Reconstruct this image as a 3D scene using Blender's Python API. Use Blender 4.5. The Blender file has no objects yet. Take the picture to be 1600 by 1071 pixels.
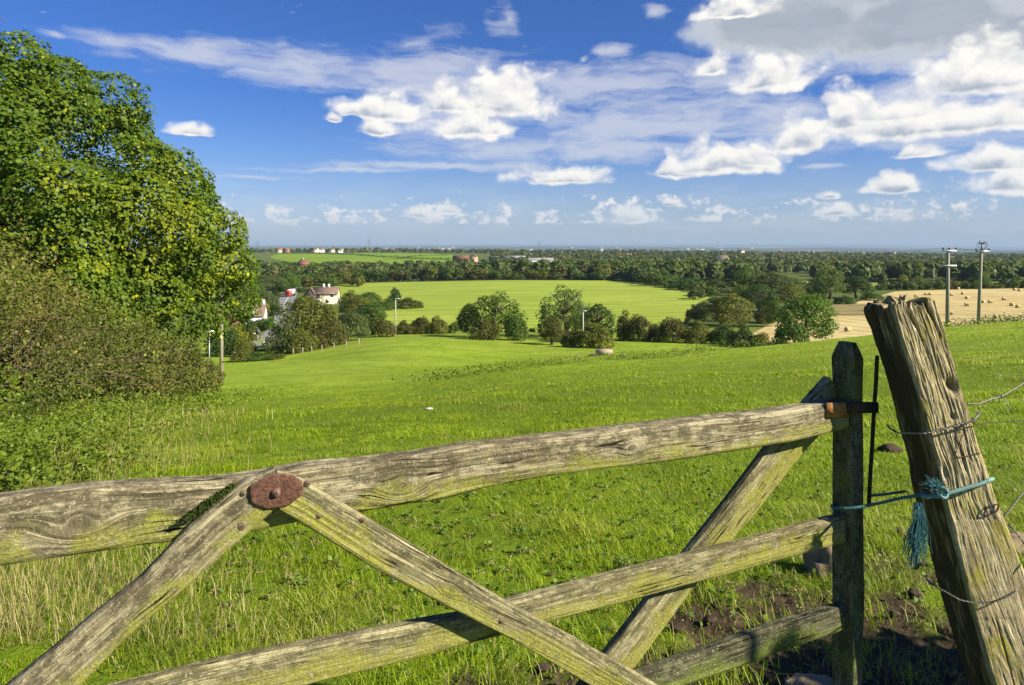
import bpy, math, random
import numpy as np
from mathutils import Vector
random.seed(7)
SC = bpy.context.scene
COL = SC.collection
# ------------------------------------------------------------------ camera, sky, sun, exposure
EYE = 1.6; FPX = 1100.0; HZ = 386.0          # eye height, focal length in photo pixels, horizon row
cam_d = bpy.data.cameras.new('camera'); cam = bpy.data.objects.new('camera', cam_d); COL.objects.link(cam)
cam.location = (0, 0, EYE); cam.rotation_euler = (math.pi/2, 0, 0)
cam_d.sensor_width = 36; cam_d.lens = 36*FPX/1600; cam_d.shift_y = -(535.5-HZ)/1600
cam_d.clip_start = 0.05; cam_d.clip_end = 120000
SC.camera = cam
SUN_AZ = math.radians(111)                   # clockwise from +Y: to the right and a little behind the camera
SUN_EL = math.radians(33)
SDIR = Vector((math.sin(SUN_AZ)*math.cos(SUN_EL), math.cos(SUN_AZ)*math.cos(SUN_EL), math.sin(SUN_EL)))
sun_d = bpy.data.lights.new('sun', 'SUN'); sun = bpy.data.objects.new('sun', sun_d); COL.objects.link(sun)
sun_d.energy = 5.0; sun_d.angle = math.radians(0.5); sun_d.color = (1.0, 0.92, 0.72)
sun.rotation_euler = SDIR.to_track_quat('Z', 'Y').to_euler()
SC.view_settings.view_transform = 'Standard'; SC.view_settings.look = 'None'
SC.view_settings.exposure = 1.12; SC.view_settings.gamma = 1.0
SC.cycles.max_bounces = 6; SC.cycles.diffuse_bounces = 3; SC.cycles.transparent_max_bounces = 8
SC.cycles.volume_bounces = 0; SC.cycles.use_denoising = True
try: SC.cycles.use_adaptive_sampling = True; SC.cycles.adaptive_threshold = 0.015
except Exception: pass

class NT:
    """small node-tree writer"""
    def __init__(s, tree): s.t = tree
    def n(s, typ, ins=None, **kw):
        nd = s.t.nodes.new(typ)
        for k, v in kw.items(): setattr(nd, k, v)
        if ins:
            for k, v in ins.items():
                sock = nd.inputs[k]
                if isinstance(v, bpy.types.NodeSocket): s.t.links.new(v, sock)
                else: sock.default_value = v
        return nd
    def m(s, op, a, b=0.0, c=0.0, clamp=False):
        nd = s.n('ShaderNodeMath', {0: a, 1: b, 2: c}, operation=op, use_clamp=clamp)
        return nd.outputs[0]
    def vm(s, op, a, b=(0,0,0)):
        nd = s.n('ShaderNodeVectorMath', {0: a, 1: b}, operation=op)
        return nd.outputs['Value'] if op in ('LENGTH', 'DOT_PRODUCT') else nd.outputs[0]
    def sst(s, x, a, b, lo=0.0, hi=1.0):
        nd = s.n('ShaderNodeMapRange', {'Value': x, 'From Min': a, 'From Max': b, 'To Min': lo, 'To Max': hi}, interpolation_type='SMOOTHSTEP')
        return nd.outputs[0]
    def mix(s, f, a, b, blend='MIX'):
        nd = s.n('ShaderNodeMix', {0: f}, data_type='RGBA', blend_type=blend)
        for k, v in ((6, a), (7, b)):
            if isinstance(v, bpy.types.NodeSocket): s.t.links.new(v, nd.inputs[k])
            else: nd.inputs[k].default_value = (*v, 1) if len(v) == 3 else v
        return nd.outputs[2]
    def noise(s, vec, scale=1.0, detail=4.0, rough=0.5, dist=0.0, out=0, dim='3D'):
        return s.n('ShaderNodeTexNoise', {'Vector': vec, 'Scale': scale, 'Detail': detail, 'Roughness': rough, 'Distortion': dist}, noise_dimensions=dim).outputs[out]

def U_(px): return math.atan((px-800)/FPX)
def sky_uv(px, py):
    a = U_(px); return a, (HZ-py)/FPX*math.cos(a)

def build_world():
    w = bpy.data.worlds.new('World'); SC.world = w; w.use_nodes = True
    t = w.node_tree; t.nodes.clear(); N = NT(t)
    gc = N.n('ShaderNodeTexCoord').outputs['Generated']
    sp = N.n('ShaderNodeSeparateXYZ', {0: gc})
    az = N.m('ARCTAN2', sp.outputs[0], sp.outputs[1])
    hyp = N.m('SQRT', N.m('ADD', N.m('MULTIPLY', sp.outputs[0], sp.outputs[0]), N.m('MULTIPLY', sp.outputs[1], sp.outputs[1])))
    v = N.m('DIVIDE', sp.outputs[2], N.m('MAXIMUM', hyp, 0.02))
    P = N.n('ShaderNodeCombineXYZ', {0: az, 1: v, 2: 0.0}).outputs[0]
    # cumulus heaps: direction (as column, row of a 1600 wide view due north), half width, height
    cum = [(1150,22,60,30),
           (1205,134,66,58),(1115,112,34,30),(1240,228,46,56),
           (1545,135,130,84),(1410,182,125,54),(1325,200,50,66),(1430,205,150,58),(1560,196,140,56),
           (1135,264,100,52),(1062,272,38,34),(1180,256,52,36),
           (1560,262,100,40),(1580,292,80,50),(1450,240,50,24),
           (1402,298,48,30),
           (790,170,78,70),(705,172,60,50),(600,182,72,44),(545,178,24,26),(520,186,20,12),
           (595,208,42,24),(732,208,68,42),(782,206,24,28),
           (880,284,84,30),(845,276,46,16),(300,207,36,20),
           (650,338,38,18),(705,333,22,16),(990,345,30,26),(1310,337,36,20),(1045,320,22,11),(1296,312,18,11)]
    g = bpy.data.node_groups.new('cloud_mass', 'ShaderNodeTree')
    g.interface.new_socket('P', in_out='INPUT', socket_type='NodeSocketVector')
    g.interface.new_socket('M', in_out='OUTPUT', socket_type='NodeSocketFloat')
    g.interface.new_socket('S', in_out='OUTPUT', socket_type='NodeSocketFloat')
    G = NT(g); gi = g.nodes.new('NodeGroupInput'); go = g.nodes.new('NodeGroupOutput')
    acc = None; sh = None
    for (px, py, hw, h) in cum:
        cu, cv = sky_uv(px, py); c2 = math.cos(cu)**2
        # each puff reads its position through the sum so far, which keeps the node evaluation strictly in sequence
        pin = gi.outputs[0] if acc is None else G.n('ShaderNodeVectorMath', {0: acc, 1: (1e-7, 1e-7, 0), 2: gi.outputs[0]}, operation='MULTIPLY_ADD').outputs[0]
        q = G.n('ShaderNodeMapping', {'Vector': pin, 'Location': (cu, cv, 0), 'Scale': (hw/FPX*c2*1.28, h/FPX*math.cos(cu)*1.2, 1)}, vector_type='TEXTURE').outputs[0]
        mx = G.vm('MAXIMUM', q, G.vm('MULTIPLY', q, (1, -4.0, 1)))
        L = G.m('SUBTRACT', 1.0, G.vm('LENGTH', mx))
        S = G.m('SUBTRACT', 1.0, G.vm('LENGTH', G.vm('ADD', mx, (.14, .50, 0))))   # the same puff seen a step towards the sun
        acc = L if acc is None else G.n('ShaderNodeMath', {0: acc, 1: L, 2: 0.10}, operation='SMOOTH_MAX').outputs[0]
        sh = S if sh is None else G.n('ShaderNodeMath', {0: sh, 1: S, 2: 0.10}, operation='SMOOTH_MAX').outputs[0]
    g.links.new(G.m('MAXIMUM', acc, -1.0), go.inputs[0]); g.links.new(G.m('MAXIMUM', sh, -1.0), go.inputs[1])
    wq = N.noise(P, 16.0, 3, 0.55, out=1, dim='2D')
    warp = N.vm('MULTIPLY', N.vm('SUBTRACT', wq, (.5, .5, .5)), (0.034, 0.014, 0))
    Pw = N.vm('ADD', P, warp)
    gm = N.n('ShaderNodeGroup'); gm.node_tree = g; t.links.new(Pw, gm.inputs[0]); m0, s0 = gm.outputs
    def nz(off):
        q = N.vm('MULTIPLY', N.vm('ADD', Pw, (off[0], off[1], 0)), (1, 1.25, 0))
        vo = N.n('ShaderNodeTexVoronoi', {'Vector': q, 'Scale': 26.0, 'Detail': 2.5, 'Roughness': 0.5}, feature='F1', voronoi_dimensions='2D').outputs[0]
        no = N.noise(q, 17.0, 6, 0.52, dim='2D')
        return N.m('ADD', N.m('MULTIPLY', N.m('SUBTRACT', 0.46, vo), 0.70), N.m('MULTIPLY', N.m('SUBTRACT', no, 0.5), 0.75))
    n0 = nz((0, 0)); n1 = nz((0.006, 0.013))
    d0 = N.m('ADD', N.m('SUBTRACT', N.m('MULTIPLY', m0, 1.45), 0.04), n0)
    # a low band of small distant cumulus
    bq = N.vm('MULTIPLY', P, (1, 1.5, 0)); bn = N.noise(bq, 15.0, 2, 0.5, dim='2D'); bn2 = N.noise(bq, 62.0, 4, 0.6, dim='2D')
    bm = N.m('MULTIPLY', N.sst(v, .026, .036), N.m('SUBTRACT', 1.0, N.sst(v, .048, .085)))
    band = N.m('ADD', N.m('MULTIPLY', N.m('SUBTRACT', bn, .51), 2.0), N.m('ADD', N.m('MULTIPLY', N.m('SUBTRACT', bn2, .5), 2.6), N.m('SUBTRACT', bm, 1.0)))
    d0 = N.m('MAXIMUM', d0, band)
    alpha = N.sst(d0, -0.18, 0.56)
    lit = N.m('ADD', 0.84, N.m('MULTIPLY', N.m('SUBTRACT', n0, n1), 0.34))
    thick = N.sst(N.m('ADD', s0, N.m('MULTIPLY', n1, .25)), 0.0, 0.70)       # cloud between here and the sun: grey underside
    lit = N.m('SUBTRACT', lit, N.m('MULTIPLY', N.m('MULTIPLY', thick, N.sst(d0, .08, .55)), 0.60), clamp=True)
    ccol = N.n('ShaderNodeValToRGB'); t.links.new(lit, ccol.inputs[0])
    e = ccol.color_ramp.elements; e[0].position = 0.15; e[0].color = (.30, .36, .46, 1); e[1].position = 0.90; e[1].color = (1.0, .965, .90, 1)
    x = e.new(0.40); x.color = (.50, .54, .61, 1); x = e.new(0.62); x.color = (.80, .79, .79, 1)
    # thin high sheets, streaked
    sheets = [(330,85,190,26),(480,105,170,34),(600,110,150,34),(700,125,130,60),(950,130,260,34),(1080,175,220,42),(760,228,170,26),(1000,232,260,24),
              (1240,190,130,55),(720,190,130,60),(700,262,230,7),(560,268,150,4),(1180,120,200,40),(400,276,60,4),(1280,258,60,4),(1000,200,330,50),
              (795,28,22,30),(945,82,40,10),(1015,22,22,12),(895,95,15,6),(100,58,26,5),(1500,200,180,40),(1450,150,200,60)]
    acc = None
    uw = N.noise(P, 9.0, 3, 0.6, out=1, dim='2D')
    ps = N.vm('ADD', P, N.vm('MULTIPLY', N.vm('SUBTRACT', uw, (.5, .5, .5)), (0.10, 0.022, 0)))
    for (px, py, hw, h) in sheets:
        cu, cv = sky_uv(px, py)
        pin = ps if acc is None else N.n('ShaderNodeVectorMath', {0: acc, 1: (1e-7, 1e-7, 0), 2: ps}, operation='MULTIPLY_ADD').outputs[0]
        q = N.n('ShaderNodeMapping', {'Vector': pin, 'Location': (cu, cv, 0), 'Scale': (hw/FPX*math.cos(cu)**2*1.15, h/FPX*math.cos(cu)*1.3, 1)}, vector_type='TEXTURE').outputs[0]
        L = N.m('SUBTRACT', 1.0, N.vm('LENGTH', q))
        acc = L if acc is None else N.n('ShaderNodeMath', {0: acc, 1: L, 2: 0.2}, operation='SMOOTH_MAX').outputs[0]
    st = N.n('ShaderNodeMapping', {'Vector': ps, 'Rotation': (0, 0, 0.10), 'Scale': (10, 44, 1)}).outputs[0]
    sn = N.noise(st, 1.0, 7, 0.62, dim='2D')
    sa = N.sst(N.m('ADD', N.m('MAXIMUM', acc, -1.0), N.m('MULTIPLY', N.m('SUBTRACT', sn, 0.53), 1.9)), -0.10, 0.95)
    veil = N.m('MULTIPLY', N.sst(v, -.02, .04), N.m('SUBTRACT', 1.0, N.sst(v, .03, .12)))
    sa = N.m('MAXIMUM', sa, N.m('MULTIPLY', veil, N.sst(sn, .35, .75, .12, .55)))
    sky = N.n('ShaderNodeTexSky', sky_type='NISHITA', sun_disc=False)
    sky.sun_elevation = SUN_EL; sky.sun_rotation = SUN_AZ; sky.altitude = 100; sky.air_density = 1.0; sky.dust_density = 0.5; sky.ozone_density = 3.0
    low = N.sst(v, -0.04, 0.24)
    skc = N.mix(1.0, sky.outputs[0], N.mix(low, SKY_LOW, SKY_TOP), 'MULTIPLY')
    KC = 7.4
    shc = N.mix(1.0, (.74, .76, .84), (KC, KC, KC), 'MULTIPLY')
    c = N.mix(N.m('MULTIPLY', sa, 0.72), skc, shc)
    # the broad grey bank at the upper right
    acc = None
    for (px, py, hw, h) in [(1250,42,175,62),(1440,30,240,80),(1600,60,130,60),(1170,38,100,46),(1380,-60,330,100)]:
        cu, cv = sky_uv(px, py)
        pin = Pw if acc is None else N.n('ShaderNodeVectorMath', {0: acc, 1: (1e-7, 1e-7, 0), 2: Pw}, operation='MULTIPLY_ADD').outputs[0]
        q = N.n('ShaderNodeMapping', {'Vector': pin, 'Location': (cu, cv, 0), 'Scale': (hw/FPX*math.cos(cu)**2*1.1, h/FPX*math.cos(cu)*1.1, 1)}, vector_type='TEXTURE').outputs[0]
        L = N.m('SUBTRACT', 1.0, N.vm('LENGTH', q))
        acc = L if acc is None else N.n('ShaderNodeMath', {0: acc, 1: L, 2: 0.3}, operation='SMOOTH_MAX').outputs[0]
    bd = N.m('ADD', N.m('MULTIPLY', acc, 1.3), N.m('MULTIPLY', n0, .38))
    bcol = N.mix(N.sst(bd, .10, .75), (.80, .83, .86), (.40, .45, .53)); bcol = N.mix(N.m('MULTIPLY', N.sst(sn, .35, .65), .25), bcol, (.62, .65, .70))
    c = N.mix(N.sst(bd, -.08, .50), c, N.mix(1.0, bcol, (KC, KC, KC), 'MULTIPLY'))
    kc = N.mix(1.0, ccol.outputs[0], (KC*1.1, KC*1.1, KC*1.1), 'MULTIPLY')
    far = N.sst(v, 0.0, 0.09, 0.55, 1.0)               # cumulus far away pale into the air above the horizon
    c = N.mix(N.m('MULTIPLY', alpha, far), c, kc)
    bg = N.n('ShaderNodeBackground', {'Color': c, 'Strength': 0.0610})
    N.n('ShaderNodeOutputWorld', {0: bg.outputs[0]})
    w.cycles.sampling_method = 'NONE'
SKY_TOP = (0.20, 0.46, 0.94); SKY_LOW = (0.72, 0.78, 1.06)
build_world()
# ------------------------------------------------------------------ helpers
def tag(o, label=None, cat=None, group=None, kind=None):
    if label: o['label'] = label
    if cat: o['category'] = cat
    if group: o['group'] = group
    if kind: o['kind'] = kind
    return o
def empty(name, loc, label, cat, group=None):
    o = bpy.data.objects.new(name, None); COL.objects.link(o); o.location = loc; o.empty_display_size = 0.1
    return tag(o, label, cat, group)
def mk_mesh(name, V, F, mat=None, parent=None, smooth=False, attrs=None, link=True):
    """V (n,3); F (m,k) array with k=3 or 4, or a list of such arrays"""
    V = np.asarray(V, dtype=np.float32)
    if isinstance(F, list) and len(F) and np.ndim(F[0]) == 1: F = [F]
    Fs = F if isinstance(F, list) else [F]
    Fs = [np.asarray(f, dtype=np.int32) for f in Fs if len(f)]
    me = bpy.data.meshes.new(name)
    me.vertices.add(len(V)); me.vertices.foreach_set('co', V.ravel())
    nl = sum(f.size for f in Fs); nf = sum(len(f) for f in Fs)
    me.loops.add(nl); me.polygons.add(nf)
    me.loops.foreach_set('vertex_index', np.concatenate([f.ravel() for f in Fs]))
    tot = np.concatenate([np.full(len(f), f.shape[1]) for f in Fs])
    st = np.concatenate([[0], np.cumsum(tot)[:-1]])
    me.polygons.foreach_set('loop_start', st.astype(np.int32)); me.polygons.foreach_set('loop_total', tot.astype(np.int32))
    if smooth: me.polygons.foreach_set('use_smooth', np.ones(nf, dtype=bool))
    for k, a in (attrs or {}).items():
        a = np.asarray(a, dtype=np.float32)
        if a.ndim == 1:
            at = me.attributes.new(k, 'FLOAT', 'POINT'); at.data.foreach_set('value', a)
        else:
            at = me.attributes.new(k, 'FLOAT_VECTOR', 'POINT'); at.data.foreach_set('vector', a.ravel())
    me.update(calc_edges=True); me.validate()
    if mat: me.materials.append(mat)
    if not link: return me
    o = bpy.data.objects.new(name, me); COL.objects.link(o)
    if parent: o.parent = parent
    return o
def inst(name, me, parent=None, mat=None, loc=(0,0,0), rz=0.0, sc=(1,1,1)):
    o = bpy.data.objects.new(name, me); COL.objects.link(o)
    if parent: o.parent = parent
    o.location = loc; o.rotation_euler = (0, 0, rz); o.scale = sc
    if mat:
        o.material_slots[0].link = 'OBJECT'; o.material_slots[0].material = mat
    return o
class MB:
    """collects boxes and tubes into one mesh"""
    def __init__(s): s.V = []; s.Q = []; s.T = []; s.n = 0
    def add(s, V, Q=(), T=()):
        V = np.asarray(V, float); s.V.append(V)
        if len(Q): s.Q.append(np.asarray(Q)+s.n)
        if len(T): s.T.append(np.asarray(T)+s.n)
        s.n += len(V); return s
    def box(s, c, d, rz=0.0, taper=1.0):
        x, y, z = np.array(d)/2
        v = np.array([[-x,-y,-z],[x,-y,-z],[x,y,-z],[-x,y,-z],[-x*taper,-y*taper,z],[x*taper,-y*taper,z],[x*taper,y*taper,z],[-x*taper,y*taper,z]])
        ca, sa = math.cos(rz), math.sin(rz)
        v = np.c_[v[:,0]*ca-v[:,1]*sa, v[:,0]*sa+v[:,1]*ca, v[:,2]] + np.array(c)
        return s.add(v, [[0,3,2,1],[4,5,6,7],[0,1,5,4],[1,2,6,5],[2,3,7,6],[3,0,4,7]])
    def tube(s, pts, rad, k=8, cap=True):
        pts = np.asarray(pts, float); n = len(pts); rad = np.broadcast_to(rad, (n,))
        tg = np.gradient(pts, axis=0); tg /= np.linalg.norm(tg, axis=1)[:,None]+1e-12
        up = np.array([0.31, 0.17, 0.93]); 
        a = np.cross(tg, up); a /= np.linalg.norm(a, axis=1)[:,None]+1e-9; b = np.cross(tg, a)
        th = np.linspace(0, 2*np.pi, k, endpoint=False)
        V = pts[:,None,:] + rad[:,None,None]*(np.cos(th)[None,:,None]*a[:,None,:] + np.sin(th)[None,:,None]*b[:,None,:])
        i = np.arange(n-1)[:,None]*k; j = np.arange(k)[None,:]; j2 = (j+1) % k
        Q = np.stack([i+j, i+j2, i+k+j2, i+k+j], -1).reshape(-1, 4)
        V = V.reshape(-1, 3); T = []
        if cap:
            V = np.r_[V, pts[:1], pts[-1:]]; c0 = n*k
            jj = np.arange(k); T = np.r_[np.c_[np.full(k, c0), (jj+1) % k, jj], np.c_[np.full(k, c0+1), (n-1)*k+jj, (n-1)*k+(jj+1) % k]]
        return s.add(V, Q, T)
    def build(s, name, mat=None, parent=None, smooth=False, **kw):
        F = ([np.concatenate(s.Q)] if s.Q else []) + ([np.concatenate(s.T)] if s.T else [])
        return mk_mesh(name, np.concatenate(s.V), F, mat, parent, smooth, **kw)
# numpy gradient-free value noise
_P = np.random.RandomState(3).permutation(4096)
_R = np.random.RandomState(5).rand(4096)
def _h(i, j, k): return _R[_P[(_P[(_P[i & 4095] + j) & 4095] + k) & 4095]]
def vn(p):
    p = np.asarray(p, float); f = np.floor(p); i = f.astype(np.int64); t = p-f; t = t*t*(3-2*t)
    x, y, z = i[...,0], i[...,1], i[...,2]; u, v, w = t[...,0], t[...,1], t[...,2]
    r = 0
    for a in (0, 1):
        for b in (0, 1):
            for c in (0, 1):
                r = r + _h(x+a, y+b, z+c)*(u if a else 1-u)*(v if b else 1-v)*(w if c else 1-w)
    return r*2-1
def fbm(p, oct=4, g=0.5):
    p = np.asarray(p, float); s = 0; a = 1.0; tot = 0
    for o in range(oct):
        s = s + a*vn(p*2.0**o + 17.3*o); tot += a; a *= g
    return s/tot
def xyz(x, y, z): 
    x, y, z = np.broadcast_arrays(x, y, z); return np.stack([x, y, z], -1)
# ------------------------------------------------------------------ terrain heights
_D = [0,3,6,12,25,50,80,110,150,200,260,340,450,600,800,1200,1500,2000,3000,6000,12000,25000,45000,90000]
_C = {-500:[0,-.05,-.32,-1.25,-3.8,-8,-13,-17,-18.5,-19.5,-20.5,-21,-22,-24,-26,-21,-14,-16,-38,-48,-32,28,150,60],
 360:[0,-.05,-.30,-1.2,-3.7,-8,-12.1,-16.5,-18.5,-19.5,-20.5,-21,-22,-24,-26,-20,-12,-14,-38,-48,-32,28,150,60],
 450:[0,-.05,-.28,-1.15,-3.6,-7.7,-11.9,-16.2,-18,-19.2,-20,-20.5,-21.5,-24,-26.5,-19,-10.5,-14,-38,-48,-32,28,150,60],
 600:[0,-.05,-.25,-1.05,-3.3,-7.4,-11.6,-12.7,-17,-18.3,-19,-19,-20.5,-24,-26.5,-19,-10.5,-14,-38,-48,-32,28,150,60],
 800:[0,-.05,-.22,-.9,-2.7,-6.2,-12,-14,-17.3,-18.5,-18.8,-18,-19,-22,-23,-20,-16,-15,-38,-48,-32,28,170,60],
 1000:[0,-.05,-.20,-.75,-2.5,-6.0,-10,-14.4,-17.5,-18.5,-18.8,-18.3,-20,-22,-23,-20,-17,-16,-38,-48,-30,32,230,60],
 1200:[0,-.05,-.18,-.65,-2.2,-5.3,-10,-15,-17.5,-18,-18,-18.5,-21,-23,-24,-23,-21,-20,-38,-50,-35,25,170,60],
 1350:[0,-.04,-.16,-.55,-1.9,-4.6,-9.2,-14,-17.2,-17.6,-17.6,-18.3,-20.5,-23,-25,-25,-24,-24,-38,-55,-45,10,290,60],
 1450:[0,-.04,-.14,-.5,-1.7,-4.1,-8.6,-13.5,-17,-17.4,-17.2,-17.6,-20.5,-24,-26,-26,-25,-26,-42,-58,-52,-15,90,40],
 1650:[0,-.04,-.12,-.4,-1.4,-3.4,-7.6,-12,-16.5,-17.2,-16.7,-17,-20,-24,-26,-26,-26,-28,-45,-65,-70,-60,-60,-60],
 2300:[0,-.03,-.10,-.3,-1.1,-3.0,-6.5,-11,-16,-17,-16.5,-17,-20,-24,-26,-26,-26,-28,-45,-65,-70,-60,-60,-60]}
_ang = np.array([math.atan((p-800)/FPX) for p in _C]); _lg = np.arcsinh(np.array(_D, float))
_fa = np.linspace(_ang[0], _ang[-1], 260); _fl = np.linspace(0, _lg[-1], 400)
_T1 = np.array([np.interp(_fl, _lg, r) for r in _C.values()])
_T = np.array([np.interp(_fa, _ang, _T1[:, j]) for j in range(400)])   # (400,260)
def _sm(T, n, ax):
    k = np.hanning(n+2)[1:-1]; k /= k.sum()
    pad = [(0,0),(0,0)]; pad[ax] = (n//2, n//2); P = np.pad(T, pad, mode='edge')
    return np.apply_along_axis(lambda v: np.convolve(v, k, 'valid'), ax, P)
_T = _sm(_sm(_T, 13, 0), 29, 1)
def zt(x, y):
    """ground height"""
    x = np.asarray(x, float); y = np.asarray(y, float)
    r = np.hypot(x, y); a = np.clip(np.arctan2(x, y), _fa[0], _fa[-1]); D = r*np.cos(a)
    u = np.clip(np.arcsinh(D)/_fl[-1]*399, 0, 398.999); v = np.clip((a-_fa[0])/(_fa[-1]-_fa[0])*259, 0, 258.999)
    i = u.astype(int); j = v.astype(int); fu = u-i; fv = v-j
    z = (_T[i,j]*(1-fu)+_T[i+1,j]*fu)*(1-fv)+(_T[i,j+1]*(1-fu)+_T[i+1,j+1]*fu)*fv
    q = np.clip((r-3)/20, 0, 1)
    z = z + 0.05*fbm(xyz(x*0.8, y*0.8, 0.3), 3)*np.clip(1.5-r/60, 0, 1) + 0.25*q*fbm(xyz(x*0.09, y*0.09, 1.7), 3)*np.clip(1-(r-150)/200, 0, 1)
    z = z + np.clip((r-2200)/3000, 0, 1)*9*fbm(xyz(x/900, y/1400, 5.1), 3)
    z = z + np.clip((r-7000)/9000, 0, 1)*60*(fbm(xyz(x/5000, y/4200, 9.1), 3))*np.clip(1.4-r/60000, .3, 1)
    return z
def at(px, D, dz=0.0):
    x = (px-800)/FPX*D; return np.array([x, D, float(zt(x, D))+dz])
def hit(px, py, d0=2.0, d1=60000):
    """first ground point on the sight line beyond d0"""
    D = d0*(d1/d0)**np.linspace(0, 1, 4000); x = (px-800)/FPX*D
    g = zt(x, D); s = EYE-(py-HZ)*D/FPX
    k = np.argmax(s < g); return D[k] if s[k] < g[k] else d1
def pyof(p): return HZ+FPX*(EYE-p[2])/p[1]
# ------------------------------------------------------------------ materials
MATS = {}
def new_mat(name):
    m = bpy.data.materials.new(name); m.use_nodes = True; m.node_tree.nodes.clear(); return m, NT(m.node_tree)
def finish(N, sh, disp=None):
    o = N.n('ShaderNodeOutputMaterial', {0: sh}); return o
def bsdf(N, col, rough=0.8, bump=None, bdist=0.01, bstr=1.0, metal=0.0, spec=0.3):
    ins = {'Base Color': col if isinstance(col, bpy.types.NodeSocket) else (*col, 1), 'Roughness': rough, 'Metallic': metal, 'Specular IOR Level': spec}
    if bump is not None:
        ins['Normal'] = N.n('ShaderNodeBump', {'Height': bump, 'Distance': bdist, 'Strength': bstr}).outputs[0]
    return N.n('ShaderNodeBsdfPrincipled', ins).outputs[0]
def plain(name, col, rough=0.8, var=0.25, scale=3.0, metal=0.0, bump=0.0, spec=0.3):
    if name in MATS: return MATS[name]
    m, N = new_mat(name); tc = N.n('ShaderNodeTexCoord').outputs['Object']
    n = N.noise(tc, scale, 5, 0.6)
    c = N.mix(n, tuple(x*(1-var) for x in col), tuple(min(1, x*(1+var)) for x in col))
    finish(N, bsdf(N, c, rough, n if bump else None, bump or .01, 1.0, metal, spec)); MATS[name] = m; return m
def leaf_mat(name, c1, c2, c3=None, f3=0.0, trans=0.35, scale=0.5, yel=None):
    """foliage: per-leaf tint (attribute tn 0..1), patches in object space"""
    m, N = new_mat(name); tc = N.n('ShaderNodeTexCoord').outputs['Object']
    tn = N.n('ShaderNodeAttribute', attribute_name='tn').outputs['Fac']
    pn = N.noise(tc, scale, 4, 0.6)
    f = N.m('ADD', N.m('MULTIPLY', tn, 0.55), N.m('MULTIPLY', N.m('SUBTRACT', pn, 0.28), 1.0), clamp=True)
    c = N.mix(f, c1, c2)
    if c3:
        k = N.sst(N.m('ADD', N.noise(tc, scale*0.8, 3, 0.6, 0.4), N.m('MULTIPLY', tn, 0.25)), 0.72-f3, 0.84-f3)
        c = N.mix(k, c, c3)
    if yel:
        ya = N.n('ShaderNodeAttribute', attribute_name='yl').outputs['Fac']; c = N.mix(ya, c, yel)
    d = N.n('ShaderNodeBsdfPrincipled', {'Base Color': c, 'Roughness': 0.55, 'Specular IOR Level': 0.25}).outputs[0]
    tr = N.n('ShaderNodeBsdfTranslucent', {'Color': N.mix(1.0, c, (1.25, 1.25, 0.6), 'MULTIPLY')}).outputs[0]
    finish(N, N.n('ShaderNodeMixShader', {0: trans, 1: d, 2: tr}).outputs[0]); return m
LM = {
 'green':  leaf_mat('leaf_green', (.036,.078,.008), (.120,.190,.018), (.14,.17,.03), 0.02),
 'dark':   leaf_mat('leaf_dark', (.022,.052,.008), (.075,.130,.016)),
 'bright': leaf_mat('leaf_bright', (.050,.105,.010), (.14,.235,.020)),
 'pale':   leaf_mat('leaf_pale', (.060,.105,.022), (.185,.245,.045)),
 'olive':  leaf_mat('leaf_olive', (.060,.078,.010), (.190,.200,.026), (.18,.14,.03), 0.0),
 'rust':   leaf_mat('leaf_rust', (.048,.060,.012), (.135,.135,.024), (.16,.080,.018), 0.03),
 'grey':   leaf_mat('leaf_grey', (.048,.072,.018), (.135,.160,.045)),
 'yellow': leaf_mat('leaf_yellow', (.10,.13,.012), (.30,.30,.02)),
 'wood':   leaf_mat('leaf_wood', (.045,.082,.014), (.130,.170,.030), (.13,.12,.035), 0.04, scale=0.03),
}
LM['far_wood'] = leaf_mat('far_leaf', (.040,.070,.020), (.135,.160,.040), (.17,.15,.05), .06, scale=.006)
BARK = plain('bark', (.13,.10,.07), 0.9, 0.4, 6, bump=.03)
# ------------------------------------------------------------------ crown templates
def leaf_cards(P, Nn, size, rs, jit=0.7, asp=0.7):
    """rhombic leaves at P facing about Nn"""
    n = len(P); Nn = Nn + jit*rs.normal(size=(n, 3)); Nn /= np.linalg.norm(Nn, axis=1)[:,None]+1e-9
    a = np.cross(Nn, rs.normal(size=(n, 3))); a /= np.linalg.norm(a, axis=1)[:,None]+1e-9; b = np.cross(Nn, a)
    s = (size*(0.6+0.8*rs.rand(n)))[:,None]
    V = np.stack([P-a*s, P-b*s*asp-Nn*s*.15, P+a*s, P+b*s*asp-Nn*s*.15], 1).reshape(-1, 3)
    F = np.arange(4*n).reshape(-1, 4); t = np.repeat(rs.rand(n), 4)
    return V, F, t
def crown_pts(nclump, n, rs, clr=0.33, zlo=-0.8, shape=1.0, ragged=0.2, fill=0.12):
    """points + normals on a heap of clumps spread over a unit ellipsoid; z in about -1..1"""
    d = rs.normal(size=(nclump*3, 3)); d /= np.linalg.norm(d, axis=1)[:,None]; d = d[d[:,2] > zlo][:nclump]
    rr = (1-clr*0.8)*(0.72+0.28*rs.rand(len(d))**0.5) + ragged*(rs.rand(len(d))-.5)
    C = d*rr[:,None]; C[:,0:2] *= (1-0.35*np.clip(C[:,2:3], 0, 1)*shape)
    R = clr*(0.65+0.7*rs.rand(len(d)))
    k = rs.choice(len(d), n, p=R**2/np.sum(R**2))
    e = rs.normal(size=(n, 3)); e /= np.linalg.norm(e, axis=1)[:,None]
    e = np.where(((e*d[k]).sum(1) < -0.2)[:,None], -e, e)
    rad = R[k]*(0.72+0.34*rs.rand(n))
    e2 = e.copy(); e2[:,2] *= 0.8
    P = C[k]+e2*rad[:,None]; P += .05*np.stack([vn(P*6+j*7) for j in range(3)], -1)
    m = rs.rand(n) < fill; P[m] *= rs.rand(m.sum())[:,None]**0.5
    return P, e+0.35*d[k]+np.array([0,0,.25])
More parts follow.
